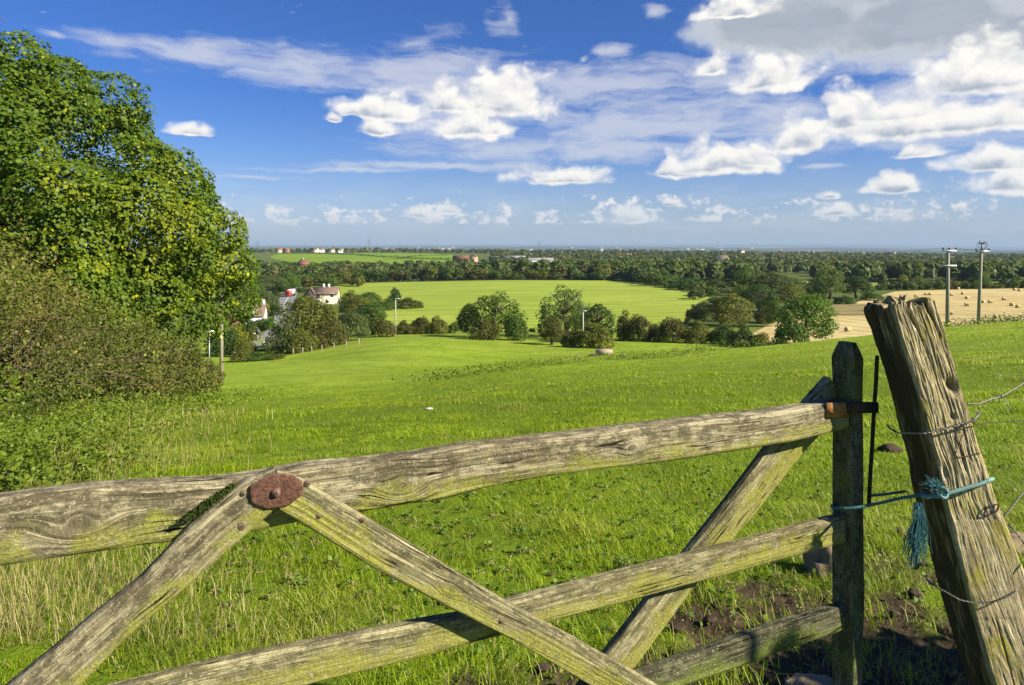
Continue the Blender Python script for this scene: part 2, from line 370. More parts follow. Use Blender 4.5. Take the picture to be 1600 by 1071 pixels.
def make_crown(name, nclump, n, size, seed, **kw):
    rs = np.random.RandomState(seed); P, Nn = crown_pts(nclump, n, rs, **kw)
    V, F, t = leaf_cards(P, Nn, size, rs)
    return mk_mesh(name, V, F, LM['green'], attrs={'tn': t}, link=False)
CR = {
 'round': [make_crown('crown', 55, 5200, .040, 11), make_crown('crown', 42, 5200, .040, 12, clr=.38), make_crown('crown', 70, 5200, .038, 13, clr=.28, ragged=.3)],
 'open':  [make_crown('crown', 60, 4200, .036, 14, clr=.24, ragged=.45, fill=.25), make_crown('crown', 48, 3800, .038, 15, clr=.26, ragged=.5, fill=.3)],
 'bush':  [make_crown('crown', 40, 3600, .050, 16, zlo=-.35, ragged=.35), make_crown('crown', 30, 3600, .052, 17, zlo=-.35, clr=.42, ragged=.3)],
 'cone':  [make_crown('crown', 50, 2600, .055, 18, shape=2.4, clr=.25)],
 'far':   [make_crown('crown', 22, 650, .11, 20+i, clr=.4, ragged=.3) for i in range(4)],
}
def _trunk_me(seed, k=9):
    mb = MB(); rs = np.random.RandomState(seed); L = np.linspace(0, 1, 8)
    mb.tube(np.c_[.03*np.sin(L*5+seed), .03*np.cos(L*4), L*1.1-.08], .055*(1.15-.8*L), 9)
    for i in range(k):
        a = i*2.4+rs.rand(); z0 = .35+.5*rs.rand(); s = np.linspace(0, 1, 5); q = .30+.25*rs.rand()
        mb.tube(np.c_[np.cos(a)*q*s, np.sin(a)*q*s, z0+s*(.30+.1*rs.rand())+.05*s*s], .024*(1.1-.85*s), 6)
    me = mb.build('trunk', BARK, link=False, smooth=True); return me
TRK = [_trunk_me(1), _trunk_me(2), _trunk_me(3)]
def tree(name, px, D, wpx, toppy, kind, mat, label, cat='tree', group=None, base=None, trunk=True, i=[0], under=0.05, dz=0.0):
    """a tree: empty at its foot, children crown and trunk; width and top read in photo pixels at its distance"""
    i[0] += 1; p = at(px, D) if base is None else np.array(base, float); p[2] += dz
    h = (EYE-(toppy-HZ)*D/FPX)-p[2]; w = wpx*D/FPX/2
    h = max(h, 0.8); r = empty(name, p, label, cat, group); rs = random.Random(i[0]*7+1)
    cr = CR[kind]; me = cr[i[0] % len(cr)]
    lo = h*(under if trunk else -0.05)
    hc = (h-lo)/2
    if kind == 'bush': hc = h/1.35; zc = h-hc
    else: zc = lo+hc
    inst('crown', me, r, LM[mat], (0, 0, zc), rs.random()*6.28, (w, w*(.85+.3*rs.random()), hc))
    if trunk: inst('trunk', TRK[i[0] % 3], r, None, (0, 0, 0), rs.random()*6, (h*.75*1.0*min(1.4, w*2/h+.3),)*2+(h*.75,))
    return r
# ------------------------------------------------------------------ haze-free setting: ground sheet
def mudmask(x, y):
    """bare earth trodden at the gateway, 0..1"""
    n = fbm(xyz(x*1.6, y*1.6, 3.3), 4); n2 = fbm(xyz(x*6, y*6, 8.3), 3)
    g = np.exp(-(((x-1.55)/1.0)**2+((y-2.75)/1.05)**2))*1.25
    g = np.maximum(g, np.exp(-(((x-0.45)/.8)**2+((y-2.75)/.35)**2))*0.8)
    g = np.maximum(g, np.exp(-(((x-2.3)/1.1)**2+((y-3.2)/.8)**2))*0.7)
    return np.clip((g+.75*n+.35*n2-.42)*3.2, 0, 1)
def build_ground():
    af = np.radians(np.linspace(-50, 50, 520)); ab = np.radians(np.linspace(50, 310, 130))[1:-1]
    A = np.concatenate([af, ab]); nA = len(A)
    R = np.concatenate([[0.02], 0.4*(100000/0.4)**np.linspace(0, 1, 420)])
    R = np.sort(np.concatenate([R, np.linspace(2, 6, 120)]))
    a, r = np.meshgrid(A, R); X = r*np.sin(a); Y = r*np.cos(a); Z = zt(X, Y)
    near = np.clip(1.4-r/9, 0, 1); mud = mudmask(X, Y)*(r < 9)
    Z = Z + near*.012*fbm(xyz(X*9, Y*9, 0), 3) - mud*.03*near + mud*near*.022*fbm(xyz(X*25, Y*25, 4), 3)
    nR = len(R); i = np.arange(nR-1)[:,None]*nA; j = np.arange(nA)[None,:]; j2 = (j+1) % nA
    F = np.stack([i+j, i+j2, i+nA+j2, i+nA+j], -1).reshape(-1, 4)
    m, N = new_mat('pasture_earth')
    pos = N.n('ShaderNodeNewGeometry').outputs['Position']; md = N.n('ShaderNodeAttribute', attribute_name='mud').outputs['Fac']
    sp = N.n('ShaderNodeSeparateXYZ', {0: pos}); dist = N.vm('LENGTH', pos)
    n1 = N.noise(pos, 0.35, 6, 0.65); n2 = N.noise(pos, 3.5, 6, 0.7); n3 = N.noise(pos, 0.03, 4, 0.6); n5 = N.noise(pos, 30.0, 4, 0.7)
    g = N.mix(N.sst(n1, .3, .7), (.160,.240,.012), (.275,.375,.022))
    g = N.mix(N.m('MULTIPLY', N.sst(n2, .42, .72), .60), g, (.085,.135,.006)); g = N.mix(N.m('MULTIPLY', N.sst(N.noise(pos, 1.7, 4, .6), .54, .64), .55), g, (.070,.120,.006)); g = N.mix(N.m('MULTIPLY', N.sst(N.noise(pos, 1.1, 5, .7), .52, .66), .45), g, (.30,.29,.06))
    g = N.mix(N.sst(n3, .42, .62, 0, .55), g, (.175,.230,.022)); g = N.mix(N.m('MULTIPLY', N.sst(N.noise(pos, .13, 5, .65), .48, .60), .40), g, (.33,.36,.05))
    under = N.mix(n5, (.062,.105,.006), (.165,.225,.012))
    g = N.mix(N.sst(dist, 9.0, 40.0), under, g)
    soil = N.mix(N.noise(pos, 22.0, 6, .7), (.024,.017,.011), (.092,.066,.040))
    g = N.mix(md, g, soil)
    # farther country: a quilt of small fields, dark woods and hedges
    far = N.vm('MULTIPLY', pos, (1/420, 1/900, 0)); far = N.vm('ADD', far, N.vm('MULTIPLY', N.noise(far, 1.2, 3, .5, out=1), (.5, .5, 0)))
    vo = N.n('ShaderNodeTexVoronoi', {'Vector': far, 'Scale': 1.0}, feature='F1'); vc = N.n('ShaderNodeSeparateColor', {0: vo.outputs['Color']})
    fc = N.mix(N.sst(vc.outputs[0], .25, .3), (.040,.065,.025), (.12,.17,.04)); fc = N.mix(N.sst(vc.outputs[1], .74, .76), fc, (.32,.27,.13)); 
    wd = N.sst(N.noise(N.vm('MULTIPLY', pos, (1/1500, 1/3000, 0)), 1.0, 6, .62), .44, .52); fc = N.mix(wd, fc, (.026,.050,.020))
    sw = N.noise(N.vm('MULTIPLY', pos, (1/3200, 1/2600, 1/60)), 1.0, 7, .7)
    fc2 = N.mix(N.sst(sw, .44, .50), (.012,.026,.022), (.055,.078,.052)); fc2 = N.mix(N.sst(N.noise(N.vm('MULTIPLY', pos, (1/1500, 1/3000, 1/40)), 1.0, 5, .7), .58, .64), fc2, (.24,.22,.16)); fc = N.mix(N.sst(dist, 5500.0, 8000.0), fc, fc2)
    mid = N.mix(N.noise(pos, .02, 5, .7), (.045,.075,.012), (.14,.16,.035))
    g = N.mix(N.sst(dist, 120.0, 200.0), g, mid); g = N.mix(N.sst(dist, 1700.0, 2400.0), g, fc)
    hgt = N.m('ADD', N.m('MULTIPLY', n2, .6), N.m('MULTIPLY', n5, .3))
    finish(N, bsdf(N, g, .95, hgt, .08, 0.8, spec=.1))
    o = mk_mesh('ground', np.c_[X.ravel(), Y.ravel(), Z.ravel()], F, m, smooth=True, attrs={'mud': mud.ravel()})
    tag(o, kind='structure')
build_ground()
def patch(name, rows, mat, lift=0.12, nc=40, nr=60, label=None):
    """a field: rows of (depth, left px, right px), draped over the terrain"""
    rows = sorted(rows); D = np.geomspace(rows[0][0], rows[-1][0], nr)
    ds = [r[0] for r in rows]; L = np.interp(D, ds, [r[1] for r in rows]); R = np.interp(D, ds, [r[2] for r in rows])
    u = np.linspace(0, 1, nc); px = L[:,None]*(1-u)+R[:,None]*u; Y = np.repeat(D[:,None], nc, 1); X = (px-800)/FPX*Y
    Z = zt(X, Y)+lift
    i = np.arange(nr-1)[:,None]*nc; j = np.arange(nc-1)[None,:]
    F = np.stack([i+j, i+j+1, i+nc+j+1, i+nc+j], -1).reshape(-1, 4)
    return tag(mk_mesh(name, np.c_[X.ravel(), Y.ravel(), Z.ravel()], F, mat, smooth=True), kind='structure')
def field_mat(name, c1, c2, line=None, ang=0.0, per=6.0, scale=.04, lw=.35):
    m, N = new_mat(name); pos = N.n('ShaderNodeNewGeometry').outputs['Position']
    n = N.noise(pos, scale, 6, .65); n2 = N.noise(pos, scale*14, 5, .7); n3 = N.noise(N.vm('MULTIPLY', pos, (.02, .10, 0)), 1.0, 5, .6)
    c = N.mix(N.sst(N.m('ADD', N.m('MULTIPLY', n, .6), N.m('MULTIPLY', n2, .4)), .3, .7), c1, c2)
    c = N.mix(N.m('MULTIPLY', N.sst(n3, .5, .62), .38), c, tuple(x*.72 for x in c1)); c = N.mix(N.m('MULTIPLY', N.sst(n2, .6, .72), .4), c, tuple(min(1, x*1.25+.03) for x in c2))
    if line:
        q = N.n('ShaderNodeMapping', {'Vector': pos, 'Rotation': (0, 0, ang)}).outputs[0]
        q = N.vm('ADD', q, N.vm('MULTIPLY', N.noise(pos, .01, 2, .5, out=1), (6, 6, 0)))
        x = N.n('ShaderNodeSeparateXYZ', {0: q}).outputs[0]
        f = N.m('FRACT', N.m('DIVIDE', x, per)); f2 = N.sst(N.m('ABSOLUTE', N.m('SUBTRACT', f, .5)), .0, lw)
        sg = N.noise(N.vm('MULTIPLY', q, (1/per*2, .02, 0)), 1.0, 3, .6)
        c = N.mix(N.m('MULTIPLY', N.m('SUBTRACT', 1.0, f2), N.sst(sg, .35, .65)), c, line)
    finish(N, bsdf(N, c, .95, n2, .1, .6, spec=.1)); return m
lawn = field_mat('bright_field', (.235,.300,.034), (.330,.385,.055), (.150,.220,.020), 1.35, 9.0, .02, .5)
patch('hay_field', [(158,585,1010),(185,596,1070),(215,604,1082),(250,560,1090),(275,545,1112),(300,530,1085),(340,504,1040),(390,484,990),(425,510,955),(436,760,948),(442,930,945)], lawn, .12, 70, 70)
stub = field_mat('stubble', (.40,.31,.13), (.58,.465,.22), (.30,.225,.09), -.30, 7.0, .03, .30)
patch('stubble_field', [(128,1130,1500),(150,1170,1700),(180,1210,1900),(215,1300,1900),(245,1340,1900),(275,1375,1900),(305,1400,1900),(322,1600,1900)], stub, .12, 70, 60)
rough_m = field_mat('rough_grass', (.16,.12,.055), (.27,.22,.09), None)
patch('rough_ground', [(196,1288,1385),(215,1285,1395),(232,1290,1380)], rough_m, .3)
dull = field_mat('far_field', (.14,.22,.012), (.20,.29,.016), (.11,.18,.012), 1.2, 25.0, .01, .5)
patch('hill_pasture', [(860,640,700),(900,560,780),(960,500,760),(1040,455,735),(1150,430,720),(1260,420,695),(1380,430,600),(1450,440,500)], dull, .5, 60, 40)
patch('hill_pasture', [(1180,600,722),(1270,600,720),(1380,560,715),(1500,545,645)], dull, 1.0, 40, 20)
tan = field_mat('pale_stubble', (.42,.34,.17), (.60,.50,.27), None)
patch('pale_field', [(2150,940,1060),(2250,930,1072),(2400,950,1066)], tan, 2.5)
patch('pale_field', [(2150,780,880),(2250,770,880)], tan, 2.2)
meadow = field_mat('meadow', (.19,.21,.045), (.28,.30,.07), None)
patch('meadow', [(335,1340,1640),(375,1335,1900),(410,1330,1900)], meadow, .3)
patch('meadow', [(520,700,900),(600,690,905)], field_mat('pasture_strip', (.12,.20,.02), (.18,.26,.03)), 2.5)
patch('meadow', [(560,580,700),(610,570,700)], dull, .5)
patch('meadow', [(900,1110,1160),(980,1105,1165)], dull, 3.5)
patch('pale_field', [(420,1236,1266),(470,1234,1262)], tan, .4)
patch('meadow', [(760,1115,1160),(800,1110,1160)], dull, 1)
for r_ in [(1195,1280,1060,1150,'t'),(1225,1285,1190,1290,'d'),(1385,1470,1510,1700,'d'),(1490,1640,1160,1300,'m'),(1010,1100,1380,1560,'d'),(860,950,1270,1420,'m'),(610,740,3300,3900,'t'),(905,1150,3700,4300,'t'),(1260,1420,4350,5000,'d'),(1450,1640,2500,2800,'m')]:
    patch('pale_field', [(r_[2], r_[0]+8, r_[1]-10), (r_[3], r_[0], r_[1])], {'t': tan, 'd': dull, 'm': meadow}[r_[4]], 2.0 if r_[2] < 2000 else 6.0, 24, 16)
patch('roadside_verge', [(250,430,446),(300,437,452),(335,441,455)], meadow, .12)
patch('road_edge_lawn', [(128,395,415),(140,398,418),(150,405,412)], lawn, .2)
def strip(name, pts, w, mat, lift):
    P = np.array([[(a-800)/FPX*d, d] for a, d in pts]); s = np.r_[0, np.cumsum(np.hypot(*np.diff(P, axis=0).T))]
    u = np.linspace(0, s[-1], 120); C = np.c_[np.interp(u, s, P[:,0]), np.interp(u, s, P[:,1])]
    k = np.hanning(15); k /= k.sum(); C = np.c_[np.convolve(np.pad(C[:,0],7,mode='edge'),k,'valid'), np.convolve(np.pad(C[:,1],7,mode='edge'),k,'valid')]
    t = np.gradient(C, axis=0); t /= np.linalg.norm(t, axis=1)[:,None]; nn = np.c_[-t[:,1], t[:,0]]
    V = []; off = np.array([-w/2, 0, w/2])
    for o_ in off: V.append(np.c_[C+nn*o_, zt(*(C+nn*o_).T)+lift])
    V = np.stack(V, 1).reshape(-1, 3); i = np.arange(119)[:,None]*3; j = np.arange(2)[None,:]
    F = np.stack([i+j, i+j+1, i+4+j, i+3+j], -1).reshape(-1, 4)
    return tag(mk_mesh(name, V, F, mat), kind='structure')
ROAD = [(470,420),(455,348),(450,300),(443,258),(445,225),(447,195),(434,160),(414,140),(385,129),(330,122)]
strip('road', ROAD, 6.4, plain('asphalt', (.21,.20,.19), .9, .25, .6), .20)
strip('road_marking', [(a, d) for a, d in ROAD[:8]], .22, plain('road_paint', (.7,.7,.66), .8, .2), .212)
# ------------------------------------------------------------------ middle distance: trees one by one
HG = 'trees along the valley hedges'
T = tree
# hedge and trees beyond the foot of the pasture, left group by the road
T('willow_tree', 474, 128, 76, 459, 'round', 'olive', 'broad olive green willow standing over the road bend', group=HG, trunk=False)
T('willow_tree', 512, 127, 50, 480, 'bush', 'olive', 'lower right half of the willow group below the cream house', 'tree', trunk=False)
T('hawthorn_bush', 505, 120, 48, 508, 'bush', 'rust', 'rust tinged bush in front of the broad willow', 'bush', trunk=False)
T('hawthorn_bush', 446, 119, 66, 502, 'bush', 'grey', 'dark bush spreading beside the road bend below the willow', 'bush', trunk=False)
T('hawthorn_bush', 474, 117, 46, 515, 'bush', 'olive', 'low olive bush at the foot of the broad willow', 'bush', trunk=False)
T('round_tree', 549, 132, 62, 487, 'round', 'grey', 'grey green round tree next to the dark gap in the hedge', group=HG, trunk=False)
T('hawthorn_bush', 524, 124, 44, 498, 'bush', 'rust', 'brownish bush between the willow and the grey green tree', 'bush', trunk=False)
T('round_tree', 583, 146, 50, 474, 'round', 'green', 'deep green tree rising above the hedge before the bright field', group=HG)
T('hawthorn_bush', 600, 139, 40, 497, 'bush', 'rust', 'red brown hawthorn bush just left of the thin pole', 'bush', trunk=False)
T('hawthorn_bush', 633, 148, 30, 502, 'bush', 'rust', 'small rusty hawthorn right of the thin pole', 'bush', trunk=False)
T('hawthorn_bush', 656, 149, 36, 494, 'bush', 'rust', 'tallest rusty hawthorn of the hedge before the bright field', 'bush', trunk=False)
T('hawthorn_bush', 684, 150, 40, 496, 'bush', 'olive', 'olive hawthorn between the rusty one and a sapling', 'bush', trunk=False)
T('sapling', 711, 152, 20, 502, 'round', 'green', 'small green sapling standing alone in the hedge gap', 'tree')
T('field_tree', 640, 232, 46, 466, 'bush', 'rust', 'reddish bush at the tip of the hedge jutting into the field', 'bush', trunk=False)
T('conifer', 617, 238, 22, 449, 'cone', 'dark', 'dark pointed conifer above the hedge jutting into the field')
T('field_tree', 606, 226, 40, 468, 'bush', 'green', 'green shrub under the pointed conifer by the field', 'bush', trunk=False)
T('field_tree', 577, 230, 46, 456, 'round', 'green', 'rounded green tree between the house and the pointed conifer', group=HG, trunk=False)
T('field_tree', 560, 205, 50, 464, 'round', 'olive', 'olive garden tree right of the cream house', group=HG, trunk=False)
T('conifer', 517, 288, 15, 441, 'cone', 'dark', 'dark small conifer behind the roof of the cream house')
T('garden_tree', 541, 222, 24, 468, 'bush', 'dark', 'dark garden bush at the right corner of the cream house', 'bush', trunk=False)
T('garden_tree', 513, 200, 30, 478, 'bush', 'yellow', 'yellow green garden bush in front of the cream house', 'bush', trunk=False)
T('garden_tree', 548, 262, 34, 455, 'bush', 'olive', 'olive garden hedge behind the right end of the cream house', 'bush', trunk=False)
T('garden_tree', 476, 235, 40, 462, 'bush', 'olive', 'loose olive bush between the road and the cream house', 'bush', trunk=False)
T('garden_tree', 486, 290, 26, 452, 'bush', 'grey', 'grey green bush by the road below the lorry', 'bush', trunk=False)
T('garden_tree', 575, 185, 60, 474, 'bush', 'dark', 'dark thicket below the rounded green tree', 'bush', trunk=False)
# centre
T('ash_tree', 773, 137, 92, 455, 'open', 'green', 'open crowned ash left of the paler taller ash')
T('dark_tree', 733, 139, 38, 474, 'round', 'dark', 'dark round tree on the left flank of the open ash', trunk=False)
T('hawthorn_bush', 756, 129, 54, 497, 'bush', 'rust', 'dark rusty hawthorn under the open crowned ash', 'bush', trunk=False)
T('green_bush', 806, 131, 44, 490, 'bush', 'green', 'leafy green bush under the right of the open ash', 'bush', trunk=False)
T('ash_tree', 884, 142, 84, 446, 'open', 'pale', 'tall pale green ash, the tallest tree of the hedge row')
T('ash_tree', 908, 134, 46, 470, 'open', 'pale', 'pale lower ash leaning on the dark oak behind the T pole', trunk=False)
T('dark_oak', 936, 128, 62, 474, 'round', 'dark', 'dark green oak behind the T shaped pole')
T('hawthorn_tree', 862, 119, 50, 496, 'round', 'rust', 'single stemmed rusty hawthorn on the lower pasture')
T('hawthorn_bush', 930, 112, 72, 508, 'bush', 'olive', 'wide olive brown bush behind the stone trough', 'bush', trunk=False)
T('hawthorn_bush', 893, 113, 36, 516, 'bush', 'rust', 'small brown bush just left of the T shaped pole', 'bush', trunk=False)
T('hawthorn_bush', 976, 136, 34, 488, 'bush', 'olive', 'ragged slim bush right of the dark oak', 'bush', trunk=False)
T('hawthorn_bush', 1001, 134, 40, 492, 'bush', 'rust', 'rusty ragged bush next to the slim one', 'bush', trunk=False)
T('hawthorn_bush', 1024, 138, 36, 508, 'bush', 'dark', 'low dark shrub in the dip of the hedge row', 'bush', trunk=False)
T('hawthorn_bush', 1052, 132, 62, 497, 'bush', 'rust', 'wide brown hawthorn in the hedge row below the bright field', 'bush', trunk=False)
T('hawthorn_bush', 1090, 130, 52, 503, 'bush', 'olive', 'olive hawthorn right of the wide brown one', 'bush', trunk=False)
T('hawthorn_bush', 1128, 128, 44, 508, 'bush', 'dark', 'dark bramble bush at the right end of the hedge row', 'bush', trunk=False)
T('hawthorn_bush', 1158, 122, 50, 510, 'bush', 'dark', 'dark low bush in front of the olive willow', 'bush', trunk=False)
T('hawthorn_bush', 1188, 118, 34, 520, 'bush', 'olive', 'low bush beside the corner of the stubble', 'bush', trunk=False)
T('willow_tree', 1142, 172, 72, 457, 'round', 'olive', 'olive green willow at the corner of the bright field', trunk=False)
T('willow_tree', 1102, 176, 50, 472, 'round', 'grey', 'grey green willow against the bright field corner', trunk=False)
T('shrub', 1082, 182, 24, 478, 'bush', 'rust', 'small brown shrub at the edge of the bright field', 'bush', trunk=False)
T('oak_tree', 1262, 124, 100, 458, 'round', 'bright', 'big bright green oak just beyond the pasture crest')
T('oak_tree', 1236, 118, 50, 492, 'bush', 'green', 'green understorey below the big bright oak', 'bush', trunk=False)
T('oak_tree', 1185, 212, 62, 442, 'round', 'dark', 'dark oak left of the round olive tree')
T('round_tree', 1236, 225, 50, 444, 'round', 'olive', 'round smooth olive tree behind the big bright oak')
T('oak_tree', 1160, 232, 46, 446, 'round', 'green', 'green oak rising over the olive willow')
T('oak_tree', 1172, 310, 52, 417, 'round', 'green', 'tall dark green oak above the middle of the right hand wood')
T('oak_tree', 1206, 285, 58, 424, 'round', 'grey', 'grey green broad tree right of the tall dark oak')
T('oak_tree', 1238, 300, 52, 434, 'round', 'green', 'green tree between the grey broad one and the tall pale oak', trunk=False)
T('oak_tree', 1297, 262, 44, 416, 'round', 'pale', 'tall pale oak standing behind the big bright oak')
T('oak_tree', 1276, 258, 40, 434, 'round', 'dark', 'dark oak at the left shoulder of the tall pale oak')
T('oak_tree', 1336, 265, 56, 431, 'round', 'dark', 'dark oak between the tall pale oak and the leaning post')
T('shrub', 1318, 238, 40, 463, 'bush', 'dark', 'dark shrub at the edge of the rough ground', 'bush', trunk=False)
T('shrub', 1362, 252, 36, 456, 'bush', 'green', 'green shrub between rough ground and stubble', 'bush', trunk=False)
T('shrub', 1284, 232, 30, 461, 'bush', 'green', 'bright shrub above the rough ground', 'bush', trunk=False)
T('shrub', 1395, 205, 40, 462, 'bush', 'olive', 'olive shrub above the top of the leaning post', 'bush', trunk=False)
T('shrub', 1196, 180, 40, 480, 'bush', 'rust', 'brown shrub above the pale stubble corner', 'bush', trunk=False)
T('shrub', 1210, 170, 30, 470, 'round', 'green', 'narrow green tree above the pale stubble corner', trunk=False)
T('hedge_tree', 1411, 330, 17, 427, 'round', 'yellow', 'yellow green tree in the hedge beyond the stubble')
T('hedge_tree', 1433, 332, 26, 431, 'open', 'olive', 'olive tree next to the yellow green hedge tree')
T('hedge_tree', 1534, 325, 24, 424, 'round', 'bright', 'light green tree right behind the right telegraph pole')
T('hedge_tree', 1519, 330, 18, 432, 'round', 'dark', 'dark tree left of the light green hedge tree')
T('hedge_tree', 1571, 326, 16, 436, 'round', 'green', 'green tree in the far right of the stubble hedge')
T('hedge_tree', 1592, 322, 22, 432, 'round', 'olive', 'olive tree at the right end of the stubble hedge')
rs = random.Random(4)
for k in range(34):
    px = 1376+k*7.2
    T('hedge_shrub', px+rs.uniform(-2, 2), 318+rs.uniform(-4, 4), 14+rs.random()*8, pyof(at(px, 318))-rs.uniform(8, 17), 'far', rs.choice(['dark','green','dark','olive']),
      'shrub in the dark hedge behind the stubble field', 'shrub', 'shrubs of the hedge behind the stubble', trunk=False)
# trees round the bright field: right edge and far edge
edge = [(1100,232),(1082,262),(1108,285),(1085,305),(1060,322),(1040,342),(1016,358),(1000,380),(985,402),(965,428)]
for px, D in edge:
    for q in range(2):
        T('hedge_tree', px+10+rs.uniform(-6, 16)+q*14, D+q*16+6, 30+rs.random()*18, pyof(at(px, D))-rs.uniform(12, 26), 'far', rs.choice(['dark','green','grey','wood']),
          'tree of the dark line along the right edge of the bright field', 'tree', 'trees along the right edge of the bright field', trunk=False)
for k in range(46):
    px = 500+k*10.2; D = 448+rs.uniform(0, 12)-max(0, (560-px))*.9
    T('hedge_tree', px+rs.uniform(-4, 4), D, 20+rs.random()*16, pyof(at(px, D))-rs.uniform(9, 24), 'far', rs.choice(['dark','green','rust','grey','wood','olive']),
      'tree of the mixed belt along the far edge of the bright field', 'tree', 'trees along the far edge of the bright field', trunk=False)
# road valley, left
vl = [(408,175,44,500,'bush','dark','dark bush in front of the white cottage','bush'),(424,170,30,497,'cone','bright','clipped bright green conifer hedge by the road','hedge'),
 (414,172,28,496,'cone','bright','second clipped green conifer beside the road hedge','hedge'),
 (428,215,26,474,'bush','dark','dark bush between the cottage chimney and the road','bush'),(404,215,44,468,'bush','yellow','yellow green bushes behind the cottage','bush'),
 (418,250,40,455,'bush','grey','dark grey green thicket left of the road','bush'),(394,262,40,430,'round','green','pointed green tree left of the road thicket','tree'),
 (440,320,34,440,'bush','dark','dark bush left of the lorry','bush'),(462,352,22,431,'round','bright','fresh green tree right above the lorry','tree'),
 (473,340,24,450,'bush','dark','dark shrub right of the lorry','bush'),(448,372,40,425,'round','green','green tree behind the lorry','tree'),
 (425,360,46,428,'round','grey','grey green tree above the road thicket','tree'),(384,150,34,488,'bush','dark','dark shrub left of the road sign','bush'),
 (396,146,22,510,'bush','olive','brown green shrub behind the road sign','bush'),(372,128,40,508,'bush','yellow','yellow leaved bush beyond the brown hedge','bush'),
 (385,118,36,530,'bush','olive','low olive bush above the near road surface','bush'),(405,108,60,551,'bush','green','rough low hedge at the foot of the pasture','hedge'),(432,107,34,556,'bush','olive','right end of the rough low hedge at the pasture foot','hedge'),
 (378,107,46,548,'bush','olive','left end of the rough low hedge at the pasture foot','hedge'),
 (360,190,70,470,'round','dark','dark tree behind the white cottage','tree'),(346,120,50,500,'bush','dark','dark bush behind the lone brown pole','bush')]
for px, D, w, top, k, c, lab, cat in vl: T(cat, px, D, w, top, k, c, lab, cat, trunk=False)
for k in range(70):
    px = rs.uniform(385, 560); D = rs.uniform(380, 640)
    if 400 < px < 450 and D < 420: continue
    T('valley_tree', px, D, rs.uniform(22, 40)*400/D, pyof(at(px, D))-rs.uniform(9, 15)*480/D*1.4, 'far', rs.choice(['dark','green','grey','wood','olive','rust']),
      'tree of the wooded valley behind the road', 'tree', 'trees of the wooded valley behind the road', trunk=False)
# ------------------------------------------------------------------ woods farther out: one mass
def woods(name, N_, seed, region, hmin, hmax, mat, nf=90):
    rs = np.random.RandomState(seed); P = []
    while len(P) < N_:
        D = (region[2]**-0.6+(region[3]**-0.6-region[2]**-0.6)*rs.rand())**(-1/0.6); px = rs.uniform(region[0], region[1])
        if any(lo < D < hi and a < px < b for a, b, lo, hi in OPEN): continue
        if vn(np.array([px/70, D/260, seed*3.1])) < region[4]: continue
        P.append((px, D))
    P = np.array(P); X = (P[:,0]-800)/FPX*P[:,1]; Y = P[:,1]; Z = zt(X, Y)
    h = rs.uniform(hmin, hmax, N_); w = h*rs.uniform(.38, .6, N_)
    V = []; t = []
    for i in range(N_):
        n = int(nf*min(1.6, max(.35, 700/Y[i]))); e = rs.normal(size=(n, 3)); e /= np.linalg.norm(e, axis=1)[:,None]; e[:,2] = np.abs(e[:,2])*1.0-.25*rs.rand(n)
        r = .8+.25*rs.rand(n); C = np.c_[e[:,0]*w[i], e[:,1]*w[i], h[i]*.45+e[:,2]*h[i]*.55]*r[:,None]+[X[i], Y[i], Z[i]]
        v, f, tt = leaf_cards(C, e+[0,0,.2], h[i]*(.088 if nf > 200 else .13)*(1+Y[i]/2500), rs, .45, .9); V.append(v); t.append(tt*.35+np.clip(.33+.45*vn(np.array([X[i]/60, Y[i]/120, 2.]))+.3*rs.randn(), 0, .65))
    V = np.concatenate(V); F = np.arange(len(V)).reshape(-1, 4)
    return tag(mk_mesh(name, V, F, mat, attrs={'tn': np.concatenate(t)}), kind='stuff')
OPEN = [(1195,1285,1050,1300),(1260,1420,4300,5050),(1490,1640,1150,1310),(905,1150,3650,4350),(1450,1640,2480,2820),(1180,1290,1050,1300),(1380,1500,1500,1800),(1000,1110,1350,1700),(850,960,1250,1500),(1450,1700,1150,1350),(600,760,3200,4200),(900,1200,3600,4600),(1250,1600,4300,5200),(425,770,830,1560),(1330,1700,300,430),(770,900,2000,2300),(930,1080,2050,2450),(1100,1170,860,1000),(690,910,500,600),(570,705,545,620),(1230,1270,400,480),(1105,1165,740,810)]
woods('woodland', 520, 31, (380,1010,455,820,-.55), 5, 13, LM['wood'], 230)
woods('woodland', 900, 32, (980,1700,430,1000,-.35), 5, 14, LM['wood'], 230)
woods('woodland', 3000, 33, (740,1700,900,2400,-.3), 5, 13, LM['far_wood'], 60)
woods('woodland', 500, 34, (330,800,1560,2500,-.5), 6, 13, LM['far_wood'], 60)
woods('woodland', 4200, 35, (300,1700,2400,7500,.0), 8, 15, LM['far_wood'], 36)
def hedgeline(name, pts, h, mat, seed, step=3.0, label=None, gap=0.0):
    rs = np.random.RandomState(seed); Q = np.array([[(a-800)/FPX*d, d] for a, d in pts]); s = np.r_[0, np.cumsum(np.hypot(*np.diff(Q, axis=0).T))]
    u = np.arange(0, s[-1], step*.12); X = np.interp(u, s, Q[:,0])+rs.normal(size=len(u))*h*.3; Y = np.interp(u, s, Q[:,1])+rs.normal(size=len(u))*h*.3
    k = vn(np.c_[u/(step*5), u*0, u*0+seed]) > gap-1; X, Y = X[k], Y[k]; hh = h*(.6+.8*(vn(np.c_[X/(h*3), Y/(h*3), X*0+seed])*.5+.5)); Z = zt(X, Y)+rs.rand(len(X))*hh
    V, F, t = leaf_cards(np.c_[X, Y, Z], rs.normal(size=(len(X), 3))+[0,-.3,.8], h*.3, rs, .3, .9)
    o = mk_mesh(name, V, F, mat, attrs={'tn': t})
    return tag(o, label, 'hedge')
hedgeline('field_hedge', [(588,150),(650,152),(720,154),(800,150),(860,146),(930,140),(1000,139),(1060,137),(1130,134)], 2.0, LM['olive'], 8, 3, 'scrubby low hedge joining the bushes below the bright field')
